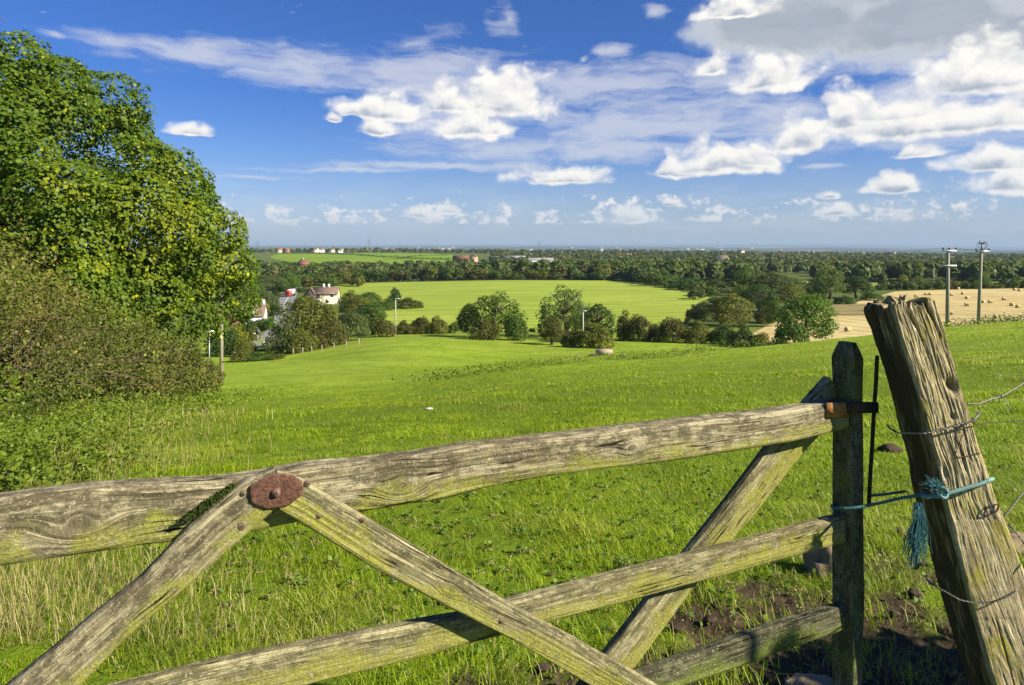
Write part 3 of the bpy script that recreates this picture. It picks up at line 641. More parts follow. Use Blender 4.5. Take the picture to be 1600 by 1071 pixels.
hedgeline('field_hedge', [(440,1480),(500,1420),(560,1330),(600,1250),(650,1180),(700,1130),(735,1110)], 3.2, LM['dark'], 3, 4, 'long thin dark hedge crossing the hillside pasture')
hedgeline('field_hedge', [(620,1170),(650,1290),(700,1370)], 2.6, LM['dark'], 4, 4, 'short hedge branching up the hillside pasture')
hedgeline('field_hedge', [(570,800),(640,790),(720,800),(760,830)], 5, LM['dark'], 5, 5, 'bushy hedge along the bottom of the hillside pasture')
# ------------------------------------------------------------------ the big maple on the left
def big_tree():
    rs = np.random.RandomState(42); cx, cy = -20.5, 29.0
    base = np.array([cx, cy, float(zt(cx, cy))])
    r0 = empty('maple_tree', base, 'huge round maple, green with yellow sprays, behind the left hedge', 'tree')
    zs = np.array([-3.4,-2.2,-.8,.6,2.2,4,5.8,7.4,8.8,9.8,10.4]); rsx = np.array([8.6,9.9,10.5,10.5,10.0,9.2,7.7,5.8,3.9,1.9,.3])*.838
    C = []; R = []; D_ = []
    for i in range(520):
        z = rs.uniform(-3.9, 9.4); a = rs.uniform(0, 2*np.pi); rr = np.interp(z, zs, rsx)*(1+.07*math.sin(3*a+z*.6))
        q = rr-rs.uniform(1.3, 2.3)-(rs.rand() < .35)*rs.uniform(0, 2.6)
        if q < 0.1: q = .1
        c = np.array([cx+q*math.cos(a), cy+q*math.sin(a)*.95, z])
        if C and np.min(np.linalg.norm(np.array(C)-c, axis=1)) < 1.25: continue
        C.append(c); R.append(rs.uniform(1.1, 2.0)); dd = np.array([math.cos(a), math.sin(a), .35+.25*(z > 6)]); D_.append(dd/np.linalg.norm(dd))
    C = np.array(C); R = np.array(R); D_ = np.array(D_)
    front = C[:,1] < cy+3.5
    wgt = R**2*np.where(front, 1.0, .25); n = 240000
    k = rs.choice(len(C), n, p=wgt/wgt.sum()); e = rs.normal(size=(n, 3)); e /= np.linalg.norm(e, axis=1)[:,None]
    e = np.where(((e*D_[k]).sum(1) < -.15)[:,None], -e, e)
    rad = R[k]*(.80+.24*rs.rand(n)**.6); P = C[k]+e*np.array([1,1,.72])*rad[:,None]
    P += .30*np.stack([vn(P*1.7+j*9) for j in range(3)], -1)
    m = rs.rand(n) < .14; q_ = (.45+.45*rs.rand(m.sum()))[:,None]; c0 = np.array([cx, cy, 2.5]); P[m] = c0+(P[m]-c0)*q_
    V, F, t = leaf_cards(P-base, e*.8+D_[k]*.3+np.array([0,-.1,.5]), .068, rs, .55, .95)
    # yellowing sprays on the lower right side of the crown
    yc = [(-12.2,27.6,4.0,1.6),(-13.0,25.0,2.6,1.7),(-12.4,26.8,.9,1.7),(-11.6,29.2,.1,1.5),(-14.7,23.0,3.4,1.3),(-13.6,24.2,4.4,1.3),(-13.4,24.4,.9,1.4),(-17.5,21.2,3.2,.9)]
    y = sum(np.exp(-((P[:,0]-a)**2+(P[:,1]-b)**2+(P[:,2]-c)**2)/(s*s)) for a, b, c, s in yc)
    y = np.clip(y*.66+.50*vn(P*1.1+3)-.2, 0, 1)*(.15+.75*rs.rand(n)); y = np.where(rs.rand(n) < .02, .8, y)
    mat = leaf_mat('maple_leaf', (.030,.070,.006), (.145,.212,.010), trans=.34, scale=.35, yel=(.42,.42,.012))
    mk_mesh('crown', V, F, mat, r0, attrs={'tn': t, 'yl': np.repeat(y, 4)})
    mb = MB(); zb = np.linspace(0, 9, 12); mb.tube(np.c_[.15*np.sin(zb), .1*np.cos(zb), zb-.2], .48*(1.05-zb/11), 14)
    for i in range(26):
        a = i*2.4; z0 = 1.6+6.5*rs.rand(); L = np.interp(base[2]+z0+1, zs, rsx)*.86; s = np.linspace(0, 1, 9)
        mb.tube(np.c_[np.cos(a)*L*s, np.sin(a)*L*s, z0+s*1.8-s*s*.6]+.16*np.stack([vn(np.c_[s*4, s*0+i, s*0+j]) for j in range(3)], -1), .15*(1.05-s*.92), 7)
    mb.build('trunk', BARK, r0, True)
big_tree()
def overhang():
    """twig reaching into the frame from above left"""
    r = empty('hawthorn_spray', (-1.75, 2.2, 2.35), 'thin hawthorn twig with small leaves reaching in at the top left corner', 'twig')
    mb = MB(); s = np.linspace(0, 1, 14)
    mb.tube(np.c_[-.25+.42*s, .0*s, -.04+.10*np.sin(s*3)-.02*s], .004*(1.1-.8*s), 6)
    mb.tube(np.c_[-.05+.14*s, .0*s, .045+.05*s], .002*(1.1-.7*s), 5); mb.tube(np.c_[-.12+.1*s, .02*s, .03-.10*s], .002*(1.1-.7*s), 5)
    mb.build('twig', BARK, r)
    rs = np.random.RandomState(1); u = rs.rand(26); P = np.c_[-.2+.37*u, rs.normal(size=26)*.01, .02+.06*np.sin(u*3)+rs.normal(size=26)*.014]
    V, F, t = leaf_cards(P, rs.normal(size=(26, 3)), .010, rs); mk_mesh('foliage', V, F, LM['olive'], r, attrs={'tn': t})
overhang()
# ------------------------------------------------------------------ hedge on the left, nettles below it
HP = np.array([[-4.6,3.2],[-4.9,5.2],[-6.0,8.0],[-7.6,12.5],[-9.6,19.0],[-11.6,26.0],[-13.6,32.5]])   # foot of the hedge, field side
HH = np.array([2.55,2.4,2.2,2.05,1.95,1.9,1.7])
def hedge():
    rs = np.random.RandomState(9)
    t = np.r_[0, np.cumsum(np.hypot(*np.diff(HP, axis=0).T))]; L = t[-1]
    r = empty('hawthorn_hedge', (HP[0,0], HP[0,1], float(zt(*HP[0]))), 'overgrown brown green hawthorn hedge running down the left of the pasture', 'hedge')
    n = 135000; u = rs.rand(n)**1.55*L
    x0 = np.interp(u, t, HP[:,0]); y0 = np.interp(u, t, HP[:,1]); h0 = np.interp(u, t, HH)
    tx = np.gradient(np.interp(np.linspace(0, L, 50), t, HP[:,0])); ty = np.gradient(np.interp(np.linspace(0, L, 50), t, HP[:,1]))
    ii = (u/L*49).astype(int); T2 = np.c_[tx[ii], ty[ii]]; T2 /= np.linalg.norm(T2, axis=1)[:,None]; N2 = np.c_[T2[:,1], -T2[:,0]]      # towards the field (+x)
    # bulging cross profile: angle over a half round, plus depth
    lump = 1+.30*vn(np.c_[u*.55, u*0, u*0+2])+.20*vn(np.c_[u*1.5, u*0, u*0+7])
    th = rs.uniform(-.15, np.pi*.80, n); dep = 1-.42*rs.rand(n)**1.7; W = 1.35*lump
    loc = .26*vn(np.c_[u*1.3, th*2.2, th*0+1])+.24*vn(np.c_[u*3.1, th*5.0, th*0+4])+.10*vn(np.c_[u*7, th*11.0, th*0+4])
    rr = (1+loc)*dep
    off = W*np.cos(th)*rr; z = np.maximum(h0*lump*.55*(1+np.sin(th)*rr)*.98-(.35*h0*(1-rr)), .03)
    z = np.where(th < .25, rs.rand(n)*h0*.6, z); off = np.where(th < .25, W*(.75+.25*rs.rand(n))*(1+loc*.8)*(.75+.35*np.sin(np.clip(z/h0, 0, 1)*3)), off)
    X = x0+N2[:,0]*(off-W*.9); Y = y0+N2[:,1]*(off-W*.9); Z = zt(X, Y)+z
    P = np.c_[X, Y, Z]; P += .05*rs.normal(size=(n, 3))
    # long shoots poking out of the top
    D = np.hypot(X, Y); size = .0125*np.maximum(1, D/6.5)**.9
    nn = np.c_[N2*np.cos(th)[:,None], np.sin(th)+.3]
    V, F, tn = leaf_cards(P-np.array(r.location), nn, size, rs, .9, .7)
    mat = leaf_mat('hedge_leaf', (.036,.050,.009), (.125,.148,.020), (.15,.105,.03), .02, trans=.25, scale=.45, yel=(.30,.30,.04))
    yl = np.clip(.6*vn(P*2.3)+.1, 0, 1)*rs.rand(n)*.8; yl = np.where(rs.rand(n) < .03, .9, yl)
    mk_mesh('foliage', V, F, mat, r, attrs={'tn': tn, 'yl': np.repeat(yl, 4)})
    mb = MB(); tw = 900
    for i in range(tw):
        u_ = rs.rand()**1.7*L*.8; j = int(u_/L*49); x = np.interp(u_, t, HP[:,0]); y = np.interp(u_, t, HP[:,1]); h = np.interp(u_, t, HH)
        t2 = np.array([tx[j], ty[j]]); t2 /= np.linalg.norm(t2); n2 = np.array([t2[1], -t2[0]])
        a = rs.uniform(.0, 2.4); L_ = rs.uniform(.35, 1.1); w = 1.2; o = n2*(w*math.cos(a)*.75-w*.9)
        p0 = np.array([x+o[0], y+o[1], float(zt(x, y))+h*.5*(1+math.sin(a)*.75)*rs.uniform(.5, 1)])
        dr = np.array([n2[0]*math.cos(a), n2[1]*math.cos(a), math.sin(a)+.2])+rs.normal(size=3)*.45; dr /= np.linalg.norm(dr)
        s = np.linspace(0, 1, 6)[:,None]; c = p0+dr*s*L_+np.array([0,0,-.25])*s*s*L_*rs.rand()+rs.normal(size=(6, 3))*.012
        mb.tube(c-np.array(r.location), (.0045*max(1, y/8))*(1.1-.85*s[:,0]), 4, False)
    mb.build('branch_mass', plain('hedge_twig', (.16,.11,.07), .85, .35, 9), r)
    r.children[-1].name = 'twigs'
hedge()
def weeds(name, n, seed, areas, size, h, mat, label, broad=.8):
    """leafy weeds: many little upright stems carrying leaves"""
    rs = np.random.RandomState(seed); P = []
    w = np.array([a[4] for a in areas], float); k = rs.choice(len(areas), n, p=w/w.sum()); A = np.array([a[:4] for a in areas])[k]
    X = A[:,0]+A[:,2]*rs.normal(size=n)*.5; Y = A[:,1]+A[:,3]*rs.normal(size=n)*.5
    # gather on stems
    g = .16; jx = np.round(X/g); jy = np.round(Y/g); hx = _h(jx.astype(int), jy.astype(int), 3); hy = _h(jx.astype(int), jy.astype(int), 5); hz = _h(jx.astype(int), jy.astype(int), 9)
    X2 = (jx+hx-.5)*g+rs.normal(size=n)*.03*size/.02; Y2 = (jy+hy-.5)*g+rs.normal(size=n)*.03*size/.02; z = rs.rand(n)**.8*h*(.35+.9*hz)
    Pn = np.c_[X2, Y2, zt(X2, Y2)+z+.01]
    V, F, t = leaf_cards(Pn, rs.normal(size=(n, 3))*.5+[0,-.2,.9], size, rs, .5, broad)
    o = mk_mesh(name, V, F, mat, attrs={'tn': t}); return tag(o, kind='stuff')
nettle = leaf_mat('nettle_leaf', (.070,.115,.008), (.22,.28,.028), trans=.35, scale=1.5)
weeds('undergrowth', 25000, 5, [(-4.1,5.2,.9,1.8,3),(-5.2,7.5,.8,2.4,2.4),(-6.5,10.5,.8,3,1.6),(-3.6,4.4,.6,.8,.8)], .018, .30, nettle, '')
weeds('undergrowth', 4200, 6, [(-8.1,16,.7,6,1),(-11.0,25,.8,7,1)], .035, .4, nettle, '')
ridge = [((px-800)/FPX*D, D, 1.6, .8, 1) for px, D in [(760,34),(800,36),(835,38),(862,40),(745,30),(900,41),(960,43),(1000,44),(1015,42),(1060,40),(720,28),(690,26)]]
weeds('undergrowth', 4200, 7, ridge, .042, .42, nettle, '')
crest = [((px-800)/FPX*D, D, 2.5, 1.2, 1) for px, D in [(1555,52),(1580,50),(1600,50),(1530,53),(1450,54),(1490,54),(1180,50),(1100,48)]]
weeds('undergrowth', 3000, 8, crest, .055, .6, leaf_mat('crest_leaf', (.045,.085,.010), (.13,.19,.02), trans=.3), '')
weeds('clover_and_dock', 5500, 15, [(0.2,3.6,2.2,.9,1.2),(-1.2,4.4,2.0,1.2,1),(1.5,5,2.5,1.5,1),(0,7,5,3,1.2),(-2,11,7,5,1),(5,12,6,5,1)], .013, .045, leaf_mat('clover_leaf', (.055,.11,.010), (.15,.25,.020), trans=.3, scale=2.0), '')
weeds('dead_thatch', 9000, 16, [(0.2,3.4,2.4,.8,1),(-1.5,4.2,2.0,1.2,1.2),(1.2,4.6,2.5,1.5,.8),(0,7,5,3,.8)], .010, .02, leaf_mat('thatch', (.16,.12,.05), (.36,.28,.12), trans=.1, scale=2.0), '', .25)
# ------------------------------------------------------------------ grass: blades over the near pasture
def blades(name, n, seed, sampler, hfun, wfun, mat, lean=.5, seg=2):
    rs = np.random.RandomState(seed); X, Y = sampler(n, rs); n = len(X)
    Z = zt(X, Y); H = hfun(X, Y, rs); W = wfun(X, Y)*(.6+.8*rs.rand(n)); a = rs.uniform(0, 2*np.pi, n)
    f = a+.4*vn(np.c_[X*2.1, Y*2.1, X*0]); dx, dy = np.cos(f), np.sin(f); ln = H*lean*(.3+1.2*rs.rand(n)); sx, sy = -np.sin(a), np.cos(a)
    sy = sy*.6; sx = np.where(np.abs(sx) < .35, .35, sx)
    B = np.c_[X, Y, Z-.006]; S = np.c_[sx*W, sy*W, W*0]/2
    M = B+np.c_[dx*ln*.30, dy*ln*.30, H*.58]; Tp = B+np.c_[dx*ln, dy*ln, H*(1-.25*(ln/H/lean > 1.1))]
    V = np.stack([B-S, B+S, M+S*.85, M-S*.85, Tp], 1).reshape(-1, 3); i = np.arange(n)[:,None]*5
    Q = (i+np.array([[0,1,2,3]])); Tt = (i+np.array([[3,2,4]]))
    tn = rs.rand(n); dry = np.clip(.9*fbm(np.c_[X*.9, Y*.9, X*0+5], 3)+.9*rs.rand(n)-.62, 0, 1)*1.3
    o = mk_mesh(name, V, [Q, Tt], mat, attrs={'tn': np.repeat(tn, 5), 'dry': np.repeat(np.clip(dry, 0, 1), 5), 'ht': np.tile([0,0,.6,.6,1.], n)})
    return tag(o, kind='stuff')
def grass_mat():
    m, N = new_mat('grass_blade'); A = lambda k: N.n('ShaderNodeAttribute', attribute_name=k).outputs['Fac']
    pos = N.n('ShaderNodeNewGeometry').outputs['Position']; n1 = N.noise(pos, .5, 5, .65); n2 = N.noise(pos, 2.6, 4, .6)
    f = N.m('ADD', N.m('MULTIPLY', A('tn'), .55), N.m('MULTIPLY', N.m('SUBTRACT', N.m('ADD', N.m('MULTIPLY', n1, .6), N.m('MULTIPLY', n2, .4)), .28), 1.15), clamp=True)
    c = N.mix(f, (.122,.205,.004), (.400,.505,.012)); c = N.mix(N.m('MULTIPLY', N.sst(N.noise(pos, .9, 5, .68), .50, .63), .50), c, (.062,.120,.006)); c = N.mix(N.m('MULTIPLY', N.sst(N.noise(pos, .33, 4, .6), .52, .66), .35), c, (.46,.50,.04)); c = N.mix(N.m('MULTIPLY', A('dry'), .8), c, (.38,.31,.12))
    d = N.n('ShaderNodeBsdfPrincipled', {'Base Color': c, 'Roughness': .5, 'Specular IOR Level': .3}).outputs[0]
    tr = N.n('ShaderNodeBsdfTranslucent', {'Color': N.mix(1.0, c, (1.2, 1.25, .5), 'MULTIPLY')}).outputs[0]
    finish(N, N.n('ShaderNodeMixShader', {0: .38, 1: d, 2: tr}).outputs[0]); return m
GM = grass_mat()
def samp(d0, d1, p, xl=-.80, xr=.80):
    def f(n, rs):
        u = rs.rand(n); q = 2-p; D = (d0**q+(d1**q-d0**q)*u)**(1/q); X = rs.uniform(xl, xr, n)*D
        md = mudmask(X, D); ex = (D < 10) & (rs.rand(n) < md*.95)
        hx = np.interp(D, HP[:,1], HP[:,0]); ex |= (X < hx+.1) & (D > 2.5)
        return X[~ex], D[~ex]
    return f
def gh(X, Y, rs):
    t = fbm(np.c_[X*.9, Y*.9, X*0+2], 3); t2 = vn(np.c_[X*4.5, Y*4.5, X*0+6]); D = np.hypot(X, Y)
    return np.clip(.028+.028*t+.022*t2, .012, .085)*(.5+.8*rs.rand(len(X)))*(1+np.clip((D-14)/90, 0, .5))*np.where(D < 10, 1-.6*mudmask(X, Y), 1)
gw = lambda X, Y: .0034*np.maximum(1, np.hypot(X, Y)/5.5)
blades('grass', 430000, 1, samp(2.2, 118, 1.58), gh, gw, GM, 1.15)
blades('grass', 290000, 21, samp(2.2, 9.5, .75), gh, gw, GM, 1.1)
# tussocks with long blades, and dry bents left of the gate
def tuss(n, rs):
    k = 260; D = 2.6*(24/2.6)**rs.rand(k); cx = rs.uniform(-.7, .75, k)*D; m = rs.randint(0, k, n); r = .05+.06*rs.rand(n)
    X = cx[m]+rs.normal(size=n)*r*(1+D[m]/15); Y = D[m]+rs.normal(size=n)*r; hx = np.interp(Y, HP[:,1], HP[:,0]); k2 = X > hx+.3
    return X[k2], Y[k2]
blades('grass_tussocks', 30000, 2, tuss, lambda X, Y, rs: .045+.050*rs.rand(len(X)), gw, GM, 1.1)
def drys(n, rs):
    X = rs.normal(size=n)*.75-2.2; Y = 2.9+rs.rand(n)**1.3*2.6; X -= (Y-2.9)*.75; return X, Y
def dry_mat():
    m, N = new_mat('dry_stalk'); t = N.n('ShaderNodeAttribute', attribute_name='tn').outputs['Fac']
    c = N.mix(t, (.20,.17,.05), (.46,.38,.17)); finish(N, bsdf(N, c, .6)); return m
DM = dry_mat()
blades('dry_grass', 9000, 3, drys, lambda X, Y, rs: .04+.12*rs.rand(len(X)), lambda X, Y: .0026*np.maximum(1, Y/5), DM, .9)
def drys2(n, rs):
    a = [(-3.6,6.2,.8,1.6),(-4.8,8.8,.8,2),(-6.5,12,.9,3),(1.0,3.0,1.2,.7),(-.6,3.1,1.2,.6),(2.2,3.6,1,.8)]; k = rs.choice(6, n, p=[.25,.2,.15,.15,.15,.1]); A = np.array(a)[k]
    return A[:,0]+A[:,2]*rs.normal(size=n)*.6, A[:,1]+A[:,3]*rs.normal(size=n)*.6
blades('dry_grass', 2600, 4, drys2, lambda X, Y, rs: np.where(Y > 4, .08+.22*rs.rand(len(X)), .03+.05*rs.rand(len(X))), lambda X, Y: .0028*np.maximum(1, Y/5), DM, .6)
# ------------------------------------------------------------------ the gate
S0 = np.array([0.917, 1.90, 0.0]); GD = np.array([0.9226, 0.3857, 0.0]); GN = np.array([0.3857, -0.9226, 0.0]); CAM = np.array([0, 0, EYE])
def gp(px, py, n=0.0):
    """point on the gate's plane (n metres in front of it) seen at a photo pixel"""
    r = np.array([(px-800)/FPX, 1.0, -(py-HZ)/FPX]); t = (n+(S0-CAM)@GN)/(r@GN); return CAM+r*t
def wood_mat(name, light, mid, dark, lichen, lam=.5, moss=.3, bd=.004, alg=.88, kw=.45):
    """weathered timber; attribute gc = (along, across, depth) metres with the grain bent round the knots"""
    m, N = new_mat(name); g = N.n('ShaderNodeAttribute', attribute_name='gc').outputs['Vector']; kn = N.n('ShaderNodeAttribute', attribute_name='kn').outputs['Fac']
    tb = N.n('ShaderNodeAttribute', attribute_name='tb').outputs['Fac']          # 0 at the lower edge .. 1 at the upper edge
    pos = N.n('ShaderNodeTexCoord').outputs['Object']
    wv = N.vm('ADD', g, N.vm('MULTIPLY', N.vm('SUBTRACT', N.noise(N.vm('MULTIPLY', g, (3, 9, 9)), 1.0, 3, .5, out=1), (.5,.5,.5)), (0, .022, .012)))
    f1 = N.noise(N.vm('MULTIPLY', wv, (4, 150, 150)), 1.0, 4, .6)                # grain streaks
    f2 = N.noise(N.vm('MULTIPLY', wv, (9, 480, 480)), 1.0, 3, .6)               # fibres
    f3 = N.noise(N.vm('MULTIPLY', wv, (1.6, 42, 42)), 1.0, 4, .6)
    crk = N.noise(N.vm('MULTIPLY', wv, (2.2, 105, 60)), 1.0, 2, .5)
    crack = N.m('SUBTRACT', 1.0, N.sst(N.m('ABSOLUTE', N.m('SUBTRACT', crk, .5)), .004, .022))
    crack = N.m('MULTIPLY', crack, N.sst(N.noise(N.vm('MULTIPLY', wv, (5, 20, 20)), 1.0, 2, .5), .52, .60))
    # irregular blotches: bare pale wood, black algae, lichen
    b1 = N.noise(N.vm('MULTIPLY', wv, (16, 46, 46)), 1.0, 8, .76); b2 = N.noise(pos, 7.0, 5, .65); b3 = N.noise(pos, 210.0, 4, .7); b4 = N.noise(pos, 55.0, 5, .7)
    c = N.mix(N.sst(N.m('ADD', N.m('MULTIPLY', f1, .5), N.m('MULTIPLY', f3, .5)), .36, .62), mid, light)
    c = N.mix(N.m('MULTIPLY', N.sst(f2, .38, .60), .60), c, dark)
    al = N.sst(N.m('ADD', N.m('MULTIPLY', b1, .6), N.m('MULTIPLY', N.m('ADD', b4, b2), .28)), .53, .63)
    c = N.mix(N.m('MULTIPLY', al, alg), c, dark)
    lw = N.m('ADD', N.m('MULTIPLY', b2, 1.0), N.m('MULTIPLY', N.m('SUBTRACT', .5, tb), .42))
    li = N.m('MULTIPLY', N.sst(lw, .62-lam*.28, .80-lam*.28), N.sst(N.m('ADD', N.m('MULTIPLY', b4, .5), N.m('MULTIPLY', b3, .5)), .36, .54))
    c = N.mix(N.m('MULTIPLY', li, .85), c, N.mix(b3, lichen, tuple(x*1.7 for x in lichen)))
    sp = N.sst(b3, .58, .66); c = N.mix(N.m('MULTIPLY', sp, .55), c, (.52,.49,.36))
    sp2 = N.sst(N.noise(pos, 300.0, 4, .65), .55, .66); c = N.mix(N.m('MULTIPLY', sp2, .55), c, (.03,.026,.016))
    c = N.mix(N.m('MULTIPLY', kn, kw), c, (.07,.055,.03))  # knots, and the shade painted on the post's left face
    c = N.mix(crack, c, (.012,.010,.007))
    h = N.m('ADD', N.m('MULTIPLY', f1, .8), N.m('ADD', N.m('MULTIPLY', f2, .35), N.m('MULTIPLY', b3, .45)))
    h = N.m('ADD', h, N.m('MULTIPLY', b4, .5)); h = N.m('SUBTRACT', h, N.m('MULTIPLY', crack, 1.2))
    finish(N, bsdf(N, c, .9, h, bd, .85, spec=.12)); return m
WM = wood_mat('gate_wood', (.52,.455,.29), (.215,.175,.098), (.062,.050,.028), (.20,.20,.035), .40, alg=.76)
WG = wood_mat('mossy_gate_wood', (.47,.42,.24), (.20,.175,.080), (.058,.050,.024), (.20,.195,.032), .76, alg=.70)
WD = wood_mat('dark_gate_wood', (.22,.21,.12), (.12,.115,.060), (.040,.038,.022), (.10,.13,.02), .65)
def plank(name, top, bot, n0, th, mat, parent, knots=(), seed=0, ns=190, wob=.0035, rnd=.012, grooves=.0016, cuts=()):
    """a weathered board: front-face edges as photo pixels on plane n0, thickness th away from the viewer"""
    def lineup(pl):
        P = np.array([gp(a, b, n0) for a, b in pl]); s = np.r_[0, np.cumsum(np.linalg.norm(np.diff(P, axis=0), axis=1))]
        u = np.linspace(0, s[-1], ns); Q = np.stack([np.interp(u, s, P[:,j]) for j in range(3)], 1)
        k = np.hanning(11); k /= k.sum(); Q[5:-5] = np.stack([np.convolve(Q[:,j], k, 'valid') for j in range(3)], 1); return Q
    A = lineup(top); B = lineup(bot); M = (A+B)/2; s = np.r_[0, np.cumsum(np.linalg.norm(np.diff(M, axis=0), axis=1))]
    w = np.linalg.norm(A-B, axis=1); up = (A-B)/w[:,None]
    # rounded-rectangle section, a = -1..1 across, b = 0..1 through
    m1 = 46; m2 = 16; a = np.concatenate([np.linspace(-1, 1, m1), np.ones(m2), np.linspace(1, -1, m1), -np.ones(m2)])
    b = np.concatenate([np.zeros(m1), np.linspace(0, 1, m2+2)[1:-1], np.ones(m1), np.linspace(1, 0, m2+2)[1:-1]])
    K = len(a); S = s[:,None]+0*a[None]; Wd = w[:,None]; ya = a[None]*Wd/2; zb = b[None]*th+0*S
    # round the edges
    r = rnd; ey = np.maximum(0, np.abs(ya)-(Wd/2-r)); ez = np.maximum(0, np.abs(zb-th/2)-(th/2-r)); q = np.hypot(ey, ez); f = np.where(q > r, r/np.maximum(q, 1e-6), 1)
    ya = np.sign(ya)*(np.minimum(np.abs(ya), Wd/2-r)+ey*f); zb = th/2+np.sign(zb-th/2)*(np.minimum(np.abs(zb-th/2), th/2-r)+ez*f)
    kn = np.zeros_like(S); tg = ya.copy(); t0 = ya
    for (ks, kt, kr) in knots:
        ds = S-ks; dt = t0-kt; rr = np.hypot(ds*.7, dt)/kr; g = np.exp(-rr*rr*.7); tg = tg-dt*g*.88; kn += np.exp(-(rr*2.6)**2)
        tg = tg+(np.exp(-(rr*1.25)**2))*kr*.7*rr
    so = seed*3.7
    gr = vn(np.stack([S*3+so, tg*150, zb*150], -1))*.6+vn(np.stack([S*5+so, tg*330, zb*300], -1))*.4
    lo = fbm(np.stack([S*5+so, ya*14, zb*14+9], -1), 3)
    dd = gr*grooves+lo*wob-.004*np.clip(vn(np.stack([S*2.2+so, tg*60, zb*40+3], -1))-.55, 0, 1)
    for (ks, kt, kr) in knots: dd += .0035*np.exp(-(((S-ks)*.8)**2+(ya-kt)**2)/kr**2)
    cy = np.zeros_like(ya); nlen = np.hypot(ya/(Wd/2), (zb-th/2)/(th/2))
    ny = np.where(np.abs(a[None]) > .98, np.sign(a[None]), 0)*1.0+0*S; nz = np.where((b[None] < .02), -1, np.where(b[None] > .98, 1, 0))*1.0+0*S
    P = M[:,None,:]+up[:,None,:]*(ya+ny*dd*1.0)[...,None]-GN[None,None]*(zb+nz*dd)[...,None]
    i = np.arange(ns-1)[:,None]*K; j = np.arange(K)[None,:]; j2 = (j+1) % K
    Q = np.stack([i+j, i+K+j, i+K+j2, i+j2], -1).reshape(-1, 4)
    V = P.reshape(-1, 3); gc = np.stack([S+so, tg, zb], -1).reshape(-1, 3); knf = kn.ravel(); tb = ((ya/Wd)+.5).ravel()
    # end grain
    nV = len(V); caps = []
    for e, row in ((0, 0), (1, ns-1)):
        c = P[row].mean(0); V = np.r_[V, [c]]; gc = np.r_[gc, [[s[row]+so, 0, th/2]]]; knf = np.r_[knf, .8]; tb = np.r_[tb, .5]
        jj = np.arange(K); ring = row*K+jj; nx = row*K+(jj+1) % K
        caps.append(np.c_[np.full(K, nV+e), nx, ring] if e else np.c_[np.full(K, nV+e), ring, nx])
    return mk_mesh(name, V, [Q, np.concatenate(caps)], mat, parent, True, attrs={'gc': gc, 'kn': np.clip(knf, 0, 1), 'tb': tb})
def sof(px, py, top):      # distance along a board for a knot seen at px (measured along its top edge)
    P = np.array([gp(a, b) for a, b in top]); s = np.r_[0, np.cumsum(np.linalg.norm(np.diff(P, axis=0), axis=1))]
    return float(np.interp(px, [a for a, b in top], s))
gate = empty('field_gate', (S0[0], S0[1], float(zt(S0[0], S0[1]))), 'weathered lichen covered wooden field gate with crossed braces and rusty plate', 'gate')
gi_ = gate.location.copy()
def loc(o):
    me = o.data; n = len(me.vertices); a = np.empty(n*3, np.float32); me.vertices.foreach_get('co', a); a = a.reshape(-1, 3)-np.array(gi_, np.float32); me.vertices.foreach_set('co', a.ravel()); me.update(); return o
tr_top = [(-160,808),(0,783),(60,775),(130,766),(220,760),(330,755),(390,748),(440,739),(490,730),(560,724),(650,714),(720,701),(800,694),(900,681),(1000,669),(1100,658),(1200,647),(1290,633),(1326,630)]
tr_bot = [(-160,914),(0,887),(100,872),(200,858),(300,846),(380,836),(450,823),(600,797),(700,782),(760,765),(850,748),(950,735),(1050,722),(1150,708),(1250,690),(1326,672)]
kk = [(sof(125,0,tr_top), .006, .040), (sof(8,0,tr_top), -.022, .022), (sof(628,0,tr_top), -.004, .034), (sof(905,0,tr_top), .002, .012), (sof(985,0,tr_top), .004, .020), (sof(300,0,tr_top), .01, .014)]
loc(plank('top_rail', tr_top, tr_bot, 0.0, .062, WM, gate, kk, 1, 620, .0035, .013, .0020))
r2t = [(60,1110),(150,1086),(200,1072),(300,1047),(400,1026),(500,1005),(600,986),(690,968),(740,960),(800,940),(900,915),(1000,889),(1100,864),(1200,839),(1260,821),(1322,806)]
r2b = [(60,1182),(150,1157),(300,1120),(420,1090),(504,1067),(592,1045),(680,1022),(731,1008),(782,996),(874,970),(1005,935),(1097,910),(1151,895),(1250,868),(1322,850)]
loc(plank('rail', r2t, r2b, -.014, .030, WG, gate, [(sof(1090,0,r2t), .002, .010)], 2, 420, .0022, .008, .0014))
r3t = [(700,1140),(850,1098),(1005,1052),(1115,1014),(1250,967),(1322,946)]
r3b = [(700,1188),(850,1146),(1000,1096),(1078,1071),(1250,1010),(1322,986)]
loc(plank('rail', r3t, r3b, -.014, .030, WD, gate, [], 3, 260, .002, .008, .0014))
bb_t = [(432,737),(475,752),(592,822),(665,866),(800,946),(954,1030),(1042,1080),(1130,1128)]
bb_b = [(437,799),(512,844),(592,893),(665,932),(800,1001),(921,1071),(1040,1140)]
loc(plank('brace', bb_t, bb_b, .026, .024, WG, gate, [(sof(700,0,bb_t), .002, .016)], 4, 330, .0018, .006, .0014))
ba_t = [(430,735),(383,753),(328,793),(285,836),(219,906),(146,964),(73,1026),(7,1080),(-90,1166)]
ba_b = [(431,799),(365,855),(292,921),(219,983),(182,1016),(131,1071),(40,1150)]
loc(plank('brace', ba_t, ba_b, .026, .034, WM, gate, [(sof(330,0,[(a,b) for a,b in ba_t[::-1]]), -.0, .018)], 5, 330, .0022, .011, .0014))
bc_t = [(1297,590),(1262,628),(1206,694),(1137,786),(1082,857),(1020,932),(958,1012),(900,1086)]
bc_b = [(1330,640),(1300,662),(1262,702),(1184,800),(1151,837),(1089,914),(998,1038),(960,1086)]
loc(plank('brace', bc_t, bc_b, -.050, .026, WG, gate, [], 6, 300, .002, .006, .0013))
